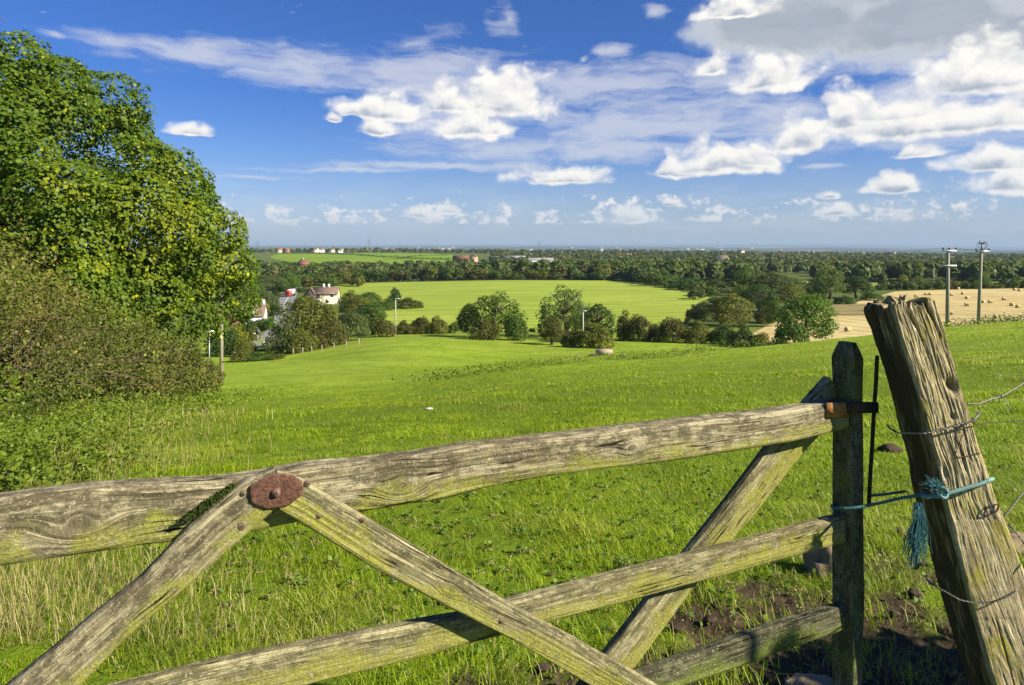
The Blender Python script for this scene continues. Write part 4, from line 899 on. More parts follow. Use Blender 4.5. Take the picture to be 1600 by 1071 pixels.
# the upright the rails are tenoned into, its head cut to a blunt point
def stile():
    o3 = gp(1331, 700, 0.004); W = .050; Dp = .070; zb = -.02; V = []; gc = []; K = 4
    m = 14; a = np.concatenate([np.linspace(0,1,m,endpoint=False), np.ones(m), np.linspace(1,0,m,endpoint=False), np.zeros(m)]); b = np.concatenate([np.zeros(m), np.linspace(0,1,m,endpoint=False), np.ones(m), np.linspace(1,0,m,endpoint=False)])
    zs = np.concatenate([np.linspace(zb, 1.295, 260), np.linspace(1.297, 1.3377, 14)]); K = len(a)
    P = []; G = []
    for z in zs:
        k = np.clip((z-1.295)/.0427, 0, 1); ins = .013*k**1.15
        y = ins+a*(W-2*ins); t = ins+b*(Dp-2*ins*.9)
        rr = .006; ey = np.clip(rr-np.minimum(y-ins, W-ins-y), 0, rr); ez = np.clip(rr-np.minimum(t-ins, Dp-ins-t), 0, rr); c_ = np.minimum(ey, ez)*.5
        y = y+np.where(a < .5, c_, -c_); t = t+np.where(b < .5, c_, -c_)
        q = np.stack([z*3+0*y, y*120, t*120], -1); d = .0011*vn(q)+.002*fbm(np.stack([z*6+0*y, y*20, t*20], -1), 2)
        y = y+d*(a-.5)*2; t = t+d*(b-.5)*2
        P.append(np.c_[o3[0]+GD[0]*y-GN[0]*t, o3[1]+GD[1]*y-GN[1]*t, np.full(K, z)]); G.append(np.c_[np.full(K, z), y, t])
    P = np.array(P); n = len(zs); i = np.arange(n-1)[:,None]*K; j = np.arange(K)[None,:]; j2 = (j+1) % K
    Q = np.stack([i+j, i+j2, i+K+j2, i+K+j], -1).reshape(-1, 4); V = np.r_[P.reshape(-1, 3), [P[-1].mean(0)]]; gc = np.r_[np.array(G).reshape(-1, 3), [[1.34, .02, .03]]]
    T = np.c_[(n-1)*K+np.arange(K), (n-1)*K+(np.arange(K)+1) % K, np.full(K, n*K)]
    z_ = V[:,2]
    loc(mk_mesh('upright', V, [Q, T], WD, gate, True, attrs={'gc': gc, 'kn': z_*0, 'tb': z_*0+.55}))
stile()
RUST = None
def rust_mat(name, a, b, c, bd=.0016):
    m, N = new_mat(name); p = N.n('ShaderNodeTexCoord').outputs['Object']
    n1 = N.noise(p, 130, 6, .7); n2 = N.noise(p, 420, 4, .7); n3 = N.noise(p, 34, 4, .6)
    cc = N.mix(N.sst(n1, .35, .65), a, b); cc = N.mix(N.m('MULTIPLY', N.sst(n3, .5, .7), .6), cc, c); cc = N.mix(N.m('MULTIPLY', N.sst(n2, .58, .7), .5), cc, (.30,.17,.12))
    finish(N, bsdf(N, cc, .78, N.m('ADD', n1, N.m('MULTIPLY', n2, .6)), bd, 1.0, .0, .35)); return m
RUST = rust_mat('rust', (.055,.026,.018), (.150,.064,.040), (.19,.10,.060), .003); RUSTO = rust_mat('orange_rust', (.26,.10,.03), (.52,.24,.06), (.60,.33,.08)); IRON = rust_mat('dark_iron', (.030,.022,.018), (.07,.045,.03), (.10,.055,.03))
def disc():
    c = gp(433, 768, .0275); ex = GD; ez = np.array([0, 0, 1.0]); rx, rz = .0480, .0315; n = 120; rings = 16
    th = np.linspace(0, 2*np.pi, n, endpoint=False)
    edge = 1+.045*np.array([vn(np.array([math.cos(t)*2, math.sin(t)*2, 3.])) for t in th])+.032*np.array([vn(np.array([math.cos(t)*8, math.sin(t)*8, 1.])) for t in th])
    edge *= 1+.06*np.exp(-((th-2.7)/.5)**2)-.05*np.exp(-((th-5.55)/.28)**2)
    V = []; s = list(np.linspace(.02, 1, rings))
    for k in s:
        dz = .0045+.0012*(1-k*k)+.0013*fbm(np.c_[np.cos(th)*k*14, np.sin(th)*k*14, th*0], 4); dz = np.where(k > .99, .0030, dz)
        V.append(c+ex*(rx*k*edge*np.cos(th))[:,None]+ez*(rz*k*edge*np.sin(th))[:,None]+GN*dz[:,None])
    V.append(c+ex*(rx*edge*np.cos(th))[:,None]+ez*(rz*edge*np.sin(th))[:,None]-GN*.001)
    V = np.concatenate(V); R = rings+1; i = np.arange(R-1)[:,None]*n; j = np.arange(n)[None,:]; j2 = (j+1) % n
    Q = np.stack([i+j, i+n+j, i+n+j2, i+j2], -1).reshape(-1, 4); V = np.r_[V, [c+GN*.006]]; T = np.c_[np.full(n, R*n), np.arange(n), (np.arange(n)+1) % n]
    d = loc(mk_mesh('plate', V, [Q, T], RUST, gate, True)); d['label'] = 'rusty oval iron plate bolted over the brace joint'
    return d
plate = disc()
def dome(name, c, r, h, mat, parent, nrm=GN):
    n = 16; th = np.linspace(0, 2*np.pi, n, endpoint=False); V = []; rs = [1.0, .98, .85, .6, .3]; hs = [-.2, .25, .6, .85, .97]
    up = np.array([0, 0, 1.0]); ex = np.cross(up, nrm)
    for a, b in zip(rs, hs): V.append(c+ex*(r*a*np.cos(th))[:,None]+up*(r*a*np.sin(th))[:,None]+nrm*(h*b))
    V = np.r_[np.concatenate(V), [c+nrm*h]]; i = np.arange(4)[:,None]*n; j = np.arange(n)[None,:]; j2 = (j+1) % n
    Q = np.stack([i+j, i+n+j, i+n+j2, i+j2], -1).reshape(-1, 4); T = np.c_[np.full(n, 5*n), 4*n+np.arange(n), 4*n+(np.arange(n)+1) % n]
    return mk_mesh(name, V, [T, Q], mat, parent, True)
b_ = loc(dome('bolt', gp(431, 770, .033), .0088, .0085, rust_mat('bolt_rust', (.10,.05,.035), (.20,.12,.09), (.28,.17,.13)), gate))
for (px, py, r) in [(380,771,.0058),(378,823,.0075),(480,756,.0070),(498,807,.0062),(566,813,.0055),(783,971,.0055)]:
    loc(dome('nail_head', gp(px, py, .0262), r, .0028, rust_mat('nail', (.08,.055,.035), (.17,.12,.07), (.22,.16,.10)) if not bpy.data.materials.get('nail') else bpy.data.materials['nail'], gate))
def gbox(mb, px0, px1, py0, py1, n0, th, bev=0):
    a = gp(px0, py1, n0); b = gp(px1, py1, n0); c = gp(px1, py0, n0); d = gp(px0, py0, n0); k = -GN*th
    mb.add([a, b, c, d, a+k, b+k, c+k, d+k], [[0,1,2,3],[5,4,7,6],[4,0,3,7],[1,5,6,2],[3,2,6,7],[4,5,1,0]])
mb = MB(); gbox(mb, 1293, 1326, 630, 653, .006, .007); o = loc(mb.build('strap_plate', RUSTO, gate)); o['label'] = 'bright orange rusty strap end on the top rail'
mb = MB(); gbox(mb, 1327, 1373, 629, 646, .013, .008); loc(mb.build('latch_strap', IRON, gate))
# sprung upright latch bar behind the strap
pa = np.array([gp(x, y, -.03) for x, y in [(1372,556),(1370,600),(1366,660),(1364,700),(1361,745),(1359,790)]])
mb = MB(); t_ = np.array([GD*.0048, -GD*.0048])
Vb = np.concatenate([np.array([p+t_[0], p+t_[1], p+t_[1]-GN*.006, p+t_[0]-GN*.006]) for p in pa]); ii = np.arange(5)[:,None]*4
mb.add(Vb, np.concatenate([ii+np.array([[j, (j+1) % 4, 4+(j+1) % 4, 4+j]]) for j in range(4)]+[np.array([[0,1,2,3],[20,21,22,23]])])); loc(mb.build('latch_bar', IRON, gate))
def moss():
    rs = np.random.RandomState(3); n = 3600; u = rs.rand(n); px = 366-78*u+rs.normal(size=n)*3; py = 753+57*u**.95+rs.normal(size=n)*1.8*(1+1.2*np.exp(-((u-.55)/.2)**2))
    P = np.array([gp(a, b, rs.uniform(-.006, .026)+.004) for a, b in zip(px, py+4)])
    V, F, t = leaf_cards(P, np.tile(GN*.5+np.array([0, 0, .8]), (n, 1)), .0016, rs, .8)
    loc(mk_mesh('moss', V, F, leaf_mat('moss_green', (.022,.040,.006), (.085,.12,.014), scale=30), gate, attrs={'tn': t})); 
moss()
# ------------------------------------------------------------------ the leaning oak post
def big_post():
    Yf = 1.80; dep = .150
    cl = [(1393,474),(1409,536),(1424,580),(1441,639),(1453,692),(1469,740),(1472,780),(1497,864),(1515,938),(1546,1049),(1600,1230),(1655,1409)]
    cr = [(1463,466),(1480,516),(1498,583),(1515,639),(1531,698),(1548,746),(1553,768),(1573,817),(1598,879),(1640,985),(1700,1140),(1800,1409)]
    zz = lambda py: EYE-(py-HZ)*Yf/FPX
    zl = np.array([zz(p[1]) for p in cl])[::-1]; xl = np.array([(p[0]-800)/FPX*Yf for p in cl])[::-1]; zr = np.array([zz(p[1]) for p in cr])[::-1]; xr = np.array([(p[0]-800)/FPX*Yf for p in cr])[::-1]
    n = 420; z = np.linspace(-.06, 1.462, n); XL = np.interp(z, zl, xl); XR = np.interp(z, zr, xr)
    k = np.hanning(25); k /= k.sum(); XL = np.convolve(np.pad(XL, 12, mode='edge'), k, 'valid'); XR = np.convolve(np.pad(XR, 12, mode='edge'), k, 'valid')
    m1, m2 = 90, 70
    a = np.concatenate([np.linspace(0,1,m1,endpoint=False), np.ones(m2), np.linspace(1,0,m1//2,endpoint=False), np.zeros(m2)]); b = np.concatenate([np.zeros(m1), np.linspace(0,1,m2,endpoint=False), np.ones(m1//2), np.linspace(1,0,m2,endpoint=False)])
    K = len(a); Z = z[:,None]+0*a[None]; W = (XR-XL)[:,None]; y = a[None]*W; t = b[None]*dep+0*Z
    # soften the corners
    r = .011; cy, ct = W/2, dep/2; ey = np.maximum(0, np.abs(y-cy)-(cy-r)); et = np.maximum(0, np.abs(t-ct)-(ct-r)); q = np.hypot(ey, et); f = np.where(q > r, r/np.maximum(q, 1e-6), 1)
    y = cy+np.sign(y-cy)*(np.minimum(np.abs(y-cy), cy-r)+ey*f); t = ct+np.sign(t-ct)*(np.minimum(np.abs(t-ct), ct-r)+et*f)
    per = np.where(b[None] < .001, a[None]*.13, np.where(a[None] > .999, .13+b[None]*.15, np.where(b[None] > .999, .28+(1-a[None])*.13, .41+(1-b[None])*.15)))+0*Z
    wv = per+.005*vn(np.stack([Z*5, per*20, 0*Z], -1))+.004*vn(np.stack([Z*16, per*60, 0*Z], -1))
    g1 = vn(np.stack([Z*5, wv*170, 0*Z+1], -1)); g2 = vn(np.stack([Z*9, wv*420, 0*Z+2], -1)); g3 = vn(np.stack([Z*2.2, wv*55, 0*Z+3], -1)); g4 = vn(np.stack([Z*26, wv*240, 0*Z+3], -1))
    rough = .6+.5*(Z > .9)+.3*(Z < .65)
    d = (-.0018*np.abs(g1)**.8-.0012*np.abs(g2)-.0014*np.clip(g3, 0, 1)-.0018*np.abs(g4))*rough+.0022
    d += .006*fbm(np.stack([Z*4, per*9, 0*Z+8], -1), 3)
    # the two long splits in the sunny face
    def split(c0, c1, z0, z1, w, depth):
        tt = np.clip((Z-z0)/(z1-z0), 0, 1); c = c0+(c1-c0)*tt+.004*vn(np.stack([Z*22, 0*Z, 0*Z+5], -1)); ww = w*(.35+.65*tt)
        on = (Z > z0-.02)*(b[None] < .3)*np.clip((z1+.04-Z)/.06, 0, 1) if z1 < 1.4 else (Z > z0-.02)*(b[None] < .3)
        return -depth*on*np.exp(-((a[None]-c)/ww)**2)*np.clip((Z-z0+.02)/.05, 0, 1)
    d += split(.50, .36, 1.27, 1.46, .014, .040)+split(.82, .74, 1.38, 1.46, .026, .030)+split(.22, .30, .25, .62, .007, .010)+split(.62, .52, -.05, .46, .028, .022)
    for (az_, zc, sa, sz, dp) in [(.78, 1.245, .10, .016, .02), (.62, 1.165, .05, .007, .012), (.10, 1.02, .05, .02, .006)]:
        d += -dp*(b[None] < .01)*np.exp(-((a[None]-az_)/sa)**2-((Z-zc)/sz)**2)
    ny = np.where(a[None] > .999, 1, np.where((a[None] < .001) & (b[None] > 0), -1, 0))*1.0; nt = np.where(b[None] < .001, -1, np.where(b[None] > .999, 1, 0))*1.0
    y = y+ny*d; t = t+nt*d
    # jagged head: fibres broken off at different heights, higher on the right of the face
    top = np.clip((Z-1.36)/.10, 0, 1)
    jag = .009*vn(np.c_[(per[0]*60), per[0]*0, per[0]*0+4])+.006*vn(np.c_[(per[0]*190), per[0]*0, per[0]*0+7])-.012*(1-a)-.014*(b)*(1-a)
    jag -= .022*np.exp(-((a-.36)/.04)**2)*(b < .3)
    Z = Z+top*jag[None]
    X = XL[:,None]+y; Y = Yf+t
    # wane at the upper left: top of the shaded face slopes away
    P = np.stack([X, Y, Z], -1); i = np.arange(n-1)[:,None]*K; j = np.arange(K)[None,:]; j2 = (j+1) % K
    Q = np.stack([i+j, i+j2, i+K+j2, i+K+j], -1).reshape(-1, 4)
    V = P.reshape(-1, 3); gc = np.stack([Z, wv, 0*Z], -1).reshape(-1, 3); tb = (.5-.0*Z).ravel(); kn = np.clip(-(d+.012)*60, 0, 1)
    kn = np.maximum(kn, 1.0*(b[None] > .03)*(a[None] < .5)*np.clip(1.3+.6*vn(np.stack([Z*8, per*30, 0*Z+2], -1))+.5*vn(np.stack([Z*30, per*160, 0*Z+2], -1)), 0, 1.6)).ravel()  # shade painted over the left face and the adjoining half of the back
    rim = P[-1]; cen = rim.mean(0); prev = (n-1)*K; base = len(V); Qs = [Q]
    for q_ in (.8, .6, .4, .2):
        R = cen+(rim-cen)*q_; R[:,2] = rim[:,2]*q_+cen[2]*(1-q_)-.010*(1-q_)+.011*vn(np.c_[R[:,0]*150, R[:,1]*40, R[:,2]*0+q_]); V = np.r_[V, R]; gc = np.r_[gc, np.c_[R[:,1]*.5, R[:,0], R[:,2]*0]]; tb = np.r_[tb, np.full(K, .5)]; kn = np.r_[kn, np.full(K, .25)]
        jj = np.arange(K); Qs.append(np.c_[prev+jj, prev+(jj+1) % K, base+(jj+1) % K, base+jj]); prev = base; base += K
    V = np.r_[V, [cen-[0,0,.01]]]; gc = np.r_[gc, [[0,0,0]]]; tb = np.r_[tb, .5]; kn = np.r_[kn, .3]; jj = np.arange(K)
    T = np.c_[prev+jj, prev+(jj+1) % K, np.full(K, base)]
    r_ = empty('gate_post', (XL[0]+.06, Yf+.07, float(zt(XL[0], Yf))), 'thick old leaning oak post with split jagged top, right of the gate', 'post')
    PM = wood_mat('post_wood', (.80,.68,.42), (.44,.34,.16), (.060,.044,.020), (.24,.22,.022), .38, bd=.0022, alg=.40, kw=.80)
    V = V-np.array(r_.location)
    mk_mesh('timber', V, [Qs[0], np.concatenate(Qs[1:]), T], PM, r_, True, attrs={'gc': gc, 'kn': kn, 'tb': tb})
    return r_, XL, XR, z
post, pXL, pXR, pz = big_post()
ploc = np.array(post.location)
def pf(px, py, dy=0.0):
    """point on the plane of the post's sunny face (dy in front)"""
    Y = 1.80-dy; return np.array([(px-800)/FPX*Y, Y, EYE-(py-HZ)*Y/FPX])
mb = MB(); th = np.linspace(0, 2*np.pi, 25); c = pf(1549, 797, .006)
ring = np.c_[c[0]+.0175*np.sign(np.cos(th))*np.abs(np.cos(th))**.6+.006*np.sin(th), np.full(25, c[1]), c[2]+.0125*np.sign(np.sin(th))*np.abs(np.sin(th))**.6+.006*np.cos(th)]-ploc
mb.tube(ring, .0019, 7, False).build('staple', IRON, post)
mb = MB(); mb.tube(np.array([pf(1511,672,.010), pf(1503,682,.006), pf(1498,695,.003), pf(1492,713,.003), pf(1505,714,.004), pf(1521,710,.004), pf(1535,707,.004)])-ploc, .0011, 6).build('bent_wire', RUST, post)
# ------------------------------------------------------------------ wires and twine
WIRE = plain('galvanised_wire', (.16,.15,.14), .5, .4, 60, metal=.6); 
def resample(P, n):
    P = np.asarray(P, float); s = np.r_[0, np.cumsum(np.linalg.norm(np.diff(P, axis=0), axis=1))]; u = np.linspace(0, s[-1], n)
    Q = np.stack([np.interp(u, s, P[:,j]) for j in range(3)], 1); k = np.hanning(9); k /= k.sum()
    Q[4:-4] = np.stack([np.convolve(Q[:,j], k, 'valid') for j in range(3)], 1); return Q, u
def twisted(mb, P, r, rad, pitch, strands=2, n=None):
    L = np.sum(np.linalg.norm(np.diff(np.asarray(P), axis=0), axis=1)); Q, u = resample(P, n or max(40, int(L/pitch*9)))
    tg = np.gradient(Q, axis=0); tg /= np.linalg.norm(tg, axis=1)[:,None]; a = np.cross(tg, [0, .3, 1]); a /= np.linalg.norm(a, axis=1)[:,None]; b = np.cross(tg, a)
    for k in range(strands):
        ph = u/pitch*2*np.pi+2*np.pi*k/strands; mb.tube(Q+rad*(np.cos(ph)[:,None]*a+np.sin(ph)[:,None]*b), r, 6)
    return Q, tg, a, b
def barb(mb, c, tg, a, b, r, L=.016):
    for k in (0, 1):
        o = tg*(.003 if k else -.003); th = np.linspace(0, 4*np.pi, 16)
        mb.tube(c+o+tg*(np.linspace(-.002, .002, 16)[:,None])+.0026*(np.cos(th+k)[:,None]*a+np.sin(th+k)[:,None]*b), r, 5)
        d = (a*(.8 if k else -.3)+b*(.5 if k else .9)); d /= np.linalg.norm(d)
        mb.tube(np.array([c+o-d*L, c+o, c+o+d*L]), [r*.3, r, r*.3], 5)
def barbed(name, pts, label, barbs=(), r=.00125):
    o0 = np.array(pts[0]); e = empty(name, o0, label, 'wire', 'barbed wire on the leaning post'); mb = MB(); Q, tg, a, b = twisted(mb, np.array(pts)-o0, r, .0015, .022); mb.build('strand', WIRE, e, True)
    for f in barbs:
        i = int(f*(len(Q)-1)); m2 = MB(); barb(m2, Q[i], tg[i], a[i], b[i], r*.9); m2.build('barb', WIRE, e, True)
    return e
yb = 1.72
def W3(px, py, Y):
    Y += .08
    return np.array([(px-800)/FPX*Y, Y, EYE-(py-HZ)*Y/FPX])
barbed('barbed_wire', [W3(1386,664,1.875), W3(1392,671,1.80), W3(1405,677,1.73), W3(1440,678,1.70), W3(1470,672,1.700), W3(1500,663,1.700), W3(1521,658,1.705), W3(1529,650,1.73), W3(1527,643,1.76)], 'barbed wire wrapped across the post below its holes', (.28,.62,.84,.95))
barbed('barbed_wire', [W3(1512,632,1.78), W3(1530,632,1.80), W3(1548,625,1.85), W3(1566,620,1.9), W3(1590,606,1.98), W3(1612,590,2.05), W3(1680,545,2.3), W3(1850,470,2.9)], 'upper barbed strand rising away to the right from the post', (.10,.20,.26))
mb = MB(); mb.tube(np.array([W3(1563,617,1.89), W3(1572,628,1.88), W3(1579,640,1.87), W3(1583,647,1.87)]), .0013, 6); 
o = mb.build('wire_end', WIRE, None, True); tag(o, 'short loose end of wire hanging from the upper barbed strand', 'wire')
mb = MB(); P_, _u = resample([W3(1517,660,1.70), W3(1528,664,1.72), W3(1545,660,1.78), W3(1570,659,1.85), W3(1600,657,1.93), W3(1700,652,2.2), W3(2000,640,3.0)], 60); mb.tube(P_, .0014, 6)
tag(mb.build('plain_wire', IRON, None, True), 'single dark smooth wire leaving the post to the right', 'wire')
barbed('barbed_wire', [W3(1447,905,1.86), W3(1456,913,1.80), W3(1470,921,1.71), W3(1500,938,1.700), W3(1525,943,1.698), W3(1550,941,1.698), W3(1575,934,1.70), W3(1588,925,1.71), W3(1597,918,1.74)], 'lowest barbed wire sagging round the base of the post', (.12,), .0011)
barbed('barbed_wire', [W3(1640,738,1.9), W3(1612,756,1.84), W3(1592,778,1.80), W3(1570,806,1.78), W3(1566,812,1.78), W3(1582,826,1.76), W3(1598,846,1.74), W3(1625,880,1.7)], 'loose barbed wire dangling in a bend right of the post', (.35,.75,.88), .0013)
barbed('barbed_wire', [W3(1575,880,1.74), W3(1586,886,1.74), W3(1594,900,1.74), W3(1596,915,1.74), W3(1590,922,1.73)], 'short curl of wire at the right edge of the post', (.5,), .0012)
# twine round gate and post
TW = plain('twine', (.055,.155,.17), .9, .5, 90, bump=.002); TWL = plain('pale_twine', (.17,.30,.29), .85, .4, 70, bump=.002)
def twine():
    o0 = W3(1300, 793, 1.80); e = empty('baler_twine', o0, 'frayed blue green twine tying the gate upright to the leaning post', 'twine')
    back = W3(1300,796,1.955)
    mb = MB(); twisted(mb, np.array([W3(1300,790,1.875), W3(1301,794,1.82), W3(1318,795,1.792), W3(1334,794,1.786), W3(1357,790,1.786), W3(1380,785,1.76), W3(1410,778,1.725), W3(1432,775,1.705), W3(1446,771,1.70)])-o0, .0026, .0018, .014, 3); mb.build('cord', TW, e, True)
    mb = MB(); twisted(mb, np.array([W3(1357,775,1.92), W3(1380,773,1.90), W3(1415,768,1.90)])-o0, .0024, .0016, .014, 3); mb.build('cord', TW, e, True)
    mb = MB(); twisted(mb, np.array([W3(1440,776,1.698), W3(1470,776,1.695), W3(1478,772,1.695), W3(1505,764,1.698), W3(1530,757,1.70), W3(1545,751,1.705), W3(1551,749,1.735)])-o0, .0033, .0023, .016, 3)
    th = np.linspace(0, 4*np.pi, 30)
    mb.tube(np.c_[W3(1474,768,1.69)[0]+.010*np.cos(th), 1.688+.010*np.sin(th)*.5+th*.0003+.08, W3(1474,770,1.69)[2]+.012*np.sin(th)]-o0, .0034, 7); mb.build('knot', TWL, e, True)
    rs = np.random.RandomState(8); mb = MB()
    for k in range(130):                                     # frayed tuft on the knot
        p = W3(1466, 768, 1.69)+rs.normal(size=3)*.004; d = np.array([-.15, -.25, 1.0])+rs.normal(size=3)*.65; d /= np.linalg.norm(d); L = rs.uniform(.018, .042); s = np.linspace(0, 1, 5)[:,None]
        mb.tube(p+d*L*s+rs.normal(size=(5, 3))*.0016+np.array([-.01, 0, -.004])*s*s-o0, .00055, 3, False)
    mb.build('frayed_tuft', TW, e)
    mb = MB()
    for k in range(170):                                     # long frayed tail hanging down
        x0 = float(rs.normal()*5); L = rs.uniform(.55, 1.0); s = np.linspace(0, 1, 10)
        px = 1434+x0*.5+s*(8+x0*.3)-30*np.clip(s-.4, 0, 1)*(.4+.6*rs.rand())+x0*s*.9; py = 786+s*102*L; Y = 1.70-.012*np.sin(s*3)+rs.normal()*.006
        P = np.array([W3(a, b, c_) for a, b, c_ in zip(px, py, Y)])+rs.normal(size=(10, 3))*.0009
        mb.tube(P-o0, .0007, 3, False)
    mb.build('frayed_tail', TW, e)
twine()
# ------------------------------------------------------------------ stones and clods
STONE = plain('field_stone', (.20,.155,.09), .9, .6, 16, bump=.012)
CLOD = plain('clod', (.055,.038,.024), .95, .5, 26, bump=.012)
def rock(name, p, size, seed, mat, label, cat='stone', group=None, sq=(1,1,.6)):
    n, m = 26, 18; th = np.linspace(0, 2*np.pi, n, endpoint=False); ph = np.linspace(0, np.pi, m); T_, H = np.meshgrid(th, ph)
    D = np.stack([np.cos(T_)*np.sin(H), np.sin(T_)*np.sin(H), np.cos(H)], -1); r = 1+.42*fbm(D*1.6+seed, 2)+.10*fbm(D*6+seed, 3); q = np.round(D*2.2)/2.2*.25+D*.75
    V = (q*r[...,None]*np.array(sq)*size).reshape(-1, 3); i = np.arange(m-1)[:,None]*n; j = np.arange(n)[None,:]; j2 = (j+1) % n
    F = np.stack([i+j, i+n+j, i+n+j2, i+j2], -1).reshape(-1, 4); o = mk_mesh(name, V, F, mat, smooth=True); o.location = (p[0], p[1], p[2]+size*sq[2]*.25)
    return tag(o, label, cat, group)
def gpt(px, py): D = hit(px, py, 2.0); return np.array([(px-800)/FPX*D, D, float(zt((px-800)/FPX*D, D))])
rock('stone', gpt(1288, 895), .115, 2, STONE, 'brown field stone standing behind the gate upright, partly hidden', sq=(.8,.7,1.1))
rock('stone', gpt(1278, 1085), .10, 5, STONE, 'flat pale stone in the mud under the lowest gate rail', sq=(1.2,1,.35))
rock('stone', gpt(1585, 860), .12, 9, STONE, 'grey stone in shade at the right edge behind the post', sq=(1.2,1,.6))
rock('flint', gpt(670, 640), .040, 11, plain('flint', (.50,.46,.38), .7, .2), 'small white flint lying in the grass of the pasture', sq=(1.5,1,.5))
rock('earth_clod', gpt(312, 645), .14, 12, CLOD, 'dark clod of earth in the grass near the left hedge', 'clod', sq=(1.3,1,.6))
rock('earth_clod', gpt(1392, 706), .07, 13, CLOD, 'dark clod of earth beside the left side of the leaning post', 'clod', sq=(1.3,1,.7))
k_ = 0
for px, py, s in [(1405,835,.04),(1430,930,.03),(1395,960,.022),(1110,970,.022),(1060,985,.026),(850,1045,.022),(1440,880,.026)]:
    k_ += 1; rock('earth_clod', gpt(px, py), s, 20+k_, CLOD, 'dark crumbly clod in the trodden mud by the gate', 'clod', 'clods in the gateway mud', (1.3,1,.6))
# shrub standing outside the picture on the right; its shade dapples the gateway
def shade_shrub(x, y, w, h, seed, label, n=9000, dens=1.0):
    rs = np.random.RandomState(seed); p = np.array([x, y, float(zt(x, y))]); r = empty('elder_bush', p, label, 'bush')
    P, Nn = crown_pts(34, n, rs, zlo=-.2, ragged=.5, clr=.26, fill=.3); P = P*np.array([w, w*.9, h/1.5])+[0, 0, h/3]; P[:,2] = np.abs(P[:,2])
    V, F, t = leaf_cards(P, Nn, .045, rs); mk_mesh('crown', V, F, LM['green'], r, attrs={'tn': t}); inst('trunk', TRK[0], r, None, (0,0,0), 0, (h*.8,)*3)
SHRUBS = [(3.9, 1.6, .8, 2.0, 1), (4.4, 2.6, .7, 1.35, 2), (4.1, .4, .8, 2.9, 3)]
for a in SHRUBS: shade_shrub(*a, ['leafy elder bush just outside the right edge beside the post', 'lower elder bush beyond the first outside the right edge', 'elder bush nearest the viewer outside the right edge'][a[4]-1])
# ------------------------------------------------------------------ houses, farm, far village
ROOFB = plain('brown_tiles', (.16,.11,.085), .9, .35, 1.5); ROOFR = plain('red_tiles', (.30,.11,.06), .9, .3, 1.5); ROOFG = plain('grey_slate', (.24,.23,.22), .9, .25, 1.0)
CREAM = plain('cream_render', (.66,.58,.38), .9, .08, 1.0); WHITE = plain('white_render', (.74,.73,.70), .9, .06, 1.0); PINK = plain('pale_brick', (.58,.36,.26), .9, .15, 1.0); BRICK = plain('red_brick', (.30,.13,.08), .9, .25, 2.0)
ROOFR2 = plain('weathered_red_tiles', (.17,.085,.055), .9, .3, 1.5)
GLASS = plain('window_glass', (.04,.05,.06), .12, .2, 1, spec=.6); FRAME = plain('window_frame', (.75,.75,.73), .6, .05); DARKW = plain('dark_board', (.10,.08,.07), .9, .2)  # last one: dark boards of the gable wing
def house(px, D, w, d, he, hr, rot, wall, roof, label, name='house', chim=((.0, WHITE),), wins=(), gable=None, group=None, hip=0.0, sink=0.0, cat='house'):
    p = at(px, D); p[2] -= sink; r = empty(name, p, label, cat, group); r.rotation_euler = (0, 0, rot)
    x, y = w/2, d/2; ov = .35
    V = [[-x,-y,-1.5],[x,-y,-1.5],[x,y,-1.5],[-x,y,-1.5],[-x,-y,he],[x,-y,he],[x,y,he],[-x,y,he]]; Q = [[0,1,5,4],[1,2,6,5],[2,3,7,6],[3,0,4,7]]; T = []
    if not hip: V += [[-x,0,hr-.05],[x,0,hr-.05]]; T = [[5,6,9],[7,4,8]]
    me = mk_mesh('wall', V, [Q, T] if T else Q, wall, r)
    k = (hr-he)/y; e = he-ov*k; X = x+ov*.7; Yv = y+ov; hx = X-hip; t = .18
    up = [[-X,-Yv,e],[X,-Yv,e],[hx,0,hr],[-hx,0,hr],[X,Yv,e],[-X,Yv,e]]; dn = [[a,b,c-t] for a,b,c in up]
    F4 = [[0,1,2,3],[4,5,3,2],[1+6,0+6,3+6,2+6],[5+6,4+6,2+6,3+6],[0,6,7,1],[4,10,11,5],[1,7,8,2],[2,8,10,4],[5,11,9,3],[3,9,6,0]]
    F3 = [[1,4,2],[5,0,3]] if hip else []
    ro = mk_mesh('roof', [[a,b,c+t] for a,b,c in up]+[[a,b,c+t] for a,b,c in dn], [F4, F3] if F3 else F4, roof, r)
    for cx, cm in chim: 
        mb = MB(); mb.box((cx*w, .1, hr+.35), (.75, .6, 1.3)); mb.box((cx*w-.2, .1, hr+1.15), (.22, .22, .35)); mb.box((cx*w+.2, .1, hr+1.15), (.22, .22, .35)); mb.build('chimney', cm, ro)
    for (wx, wz, ww, wh) in wins:
        mb = MB(); mb.box((wx*w, -y-.03, wz), (ww+.24, .08, wh+.24)); f = mb.build('window', FRAME, r)
        mb = MB(); mb.box((wx*w-ww*.26, -y-.085, wz), (ww*.44, .03, wh)); mb.box((wx*w+ww*.26, -y-.085, wz), (ww*.44, .03, wh)); mb.build('pane', GLASS, f)
    return r
h1 = house(509, 262, 9.4, 6.2, 3.9, 6.1, math.radians(6), CREAM, ROOFB, 'cream house with long brown roof among garden trees', chim=((-.08, WHITE), (.12, WHITE)),
    wins=((-.22,3.4,1.1,1.1),(.30,3.4,1.1,1.1),(-.22,1.2,1.3,1.2),(.12,1.2,1.0,1.1)))
mb = MB(); X=[[-6.6,-3.4,4.4],[-3.4,-3.4,4.4],[-5.0,-3.4,6.9],[-5.0,1.0,6.9],[-6.6,1.0,4.4],[-3.4,1.0,4.4]]; 
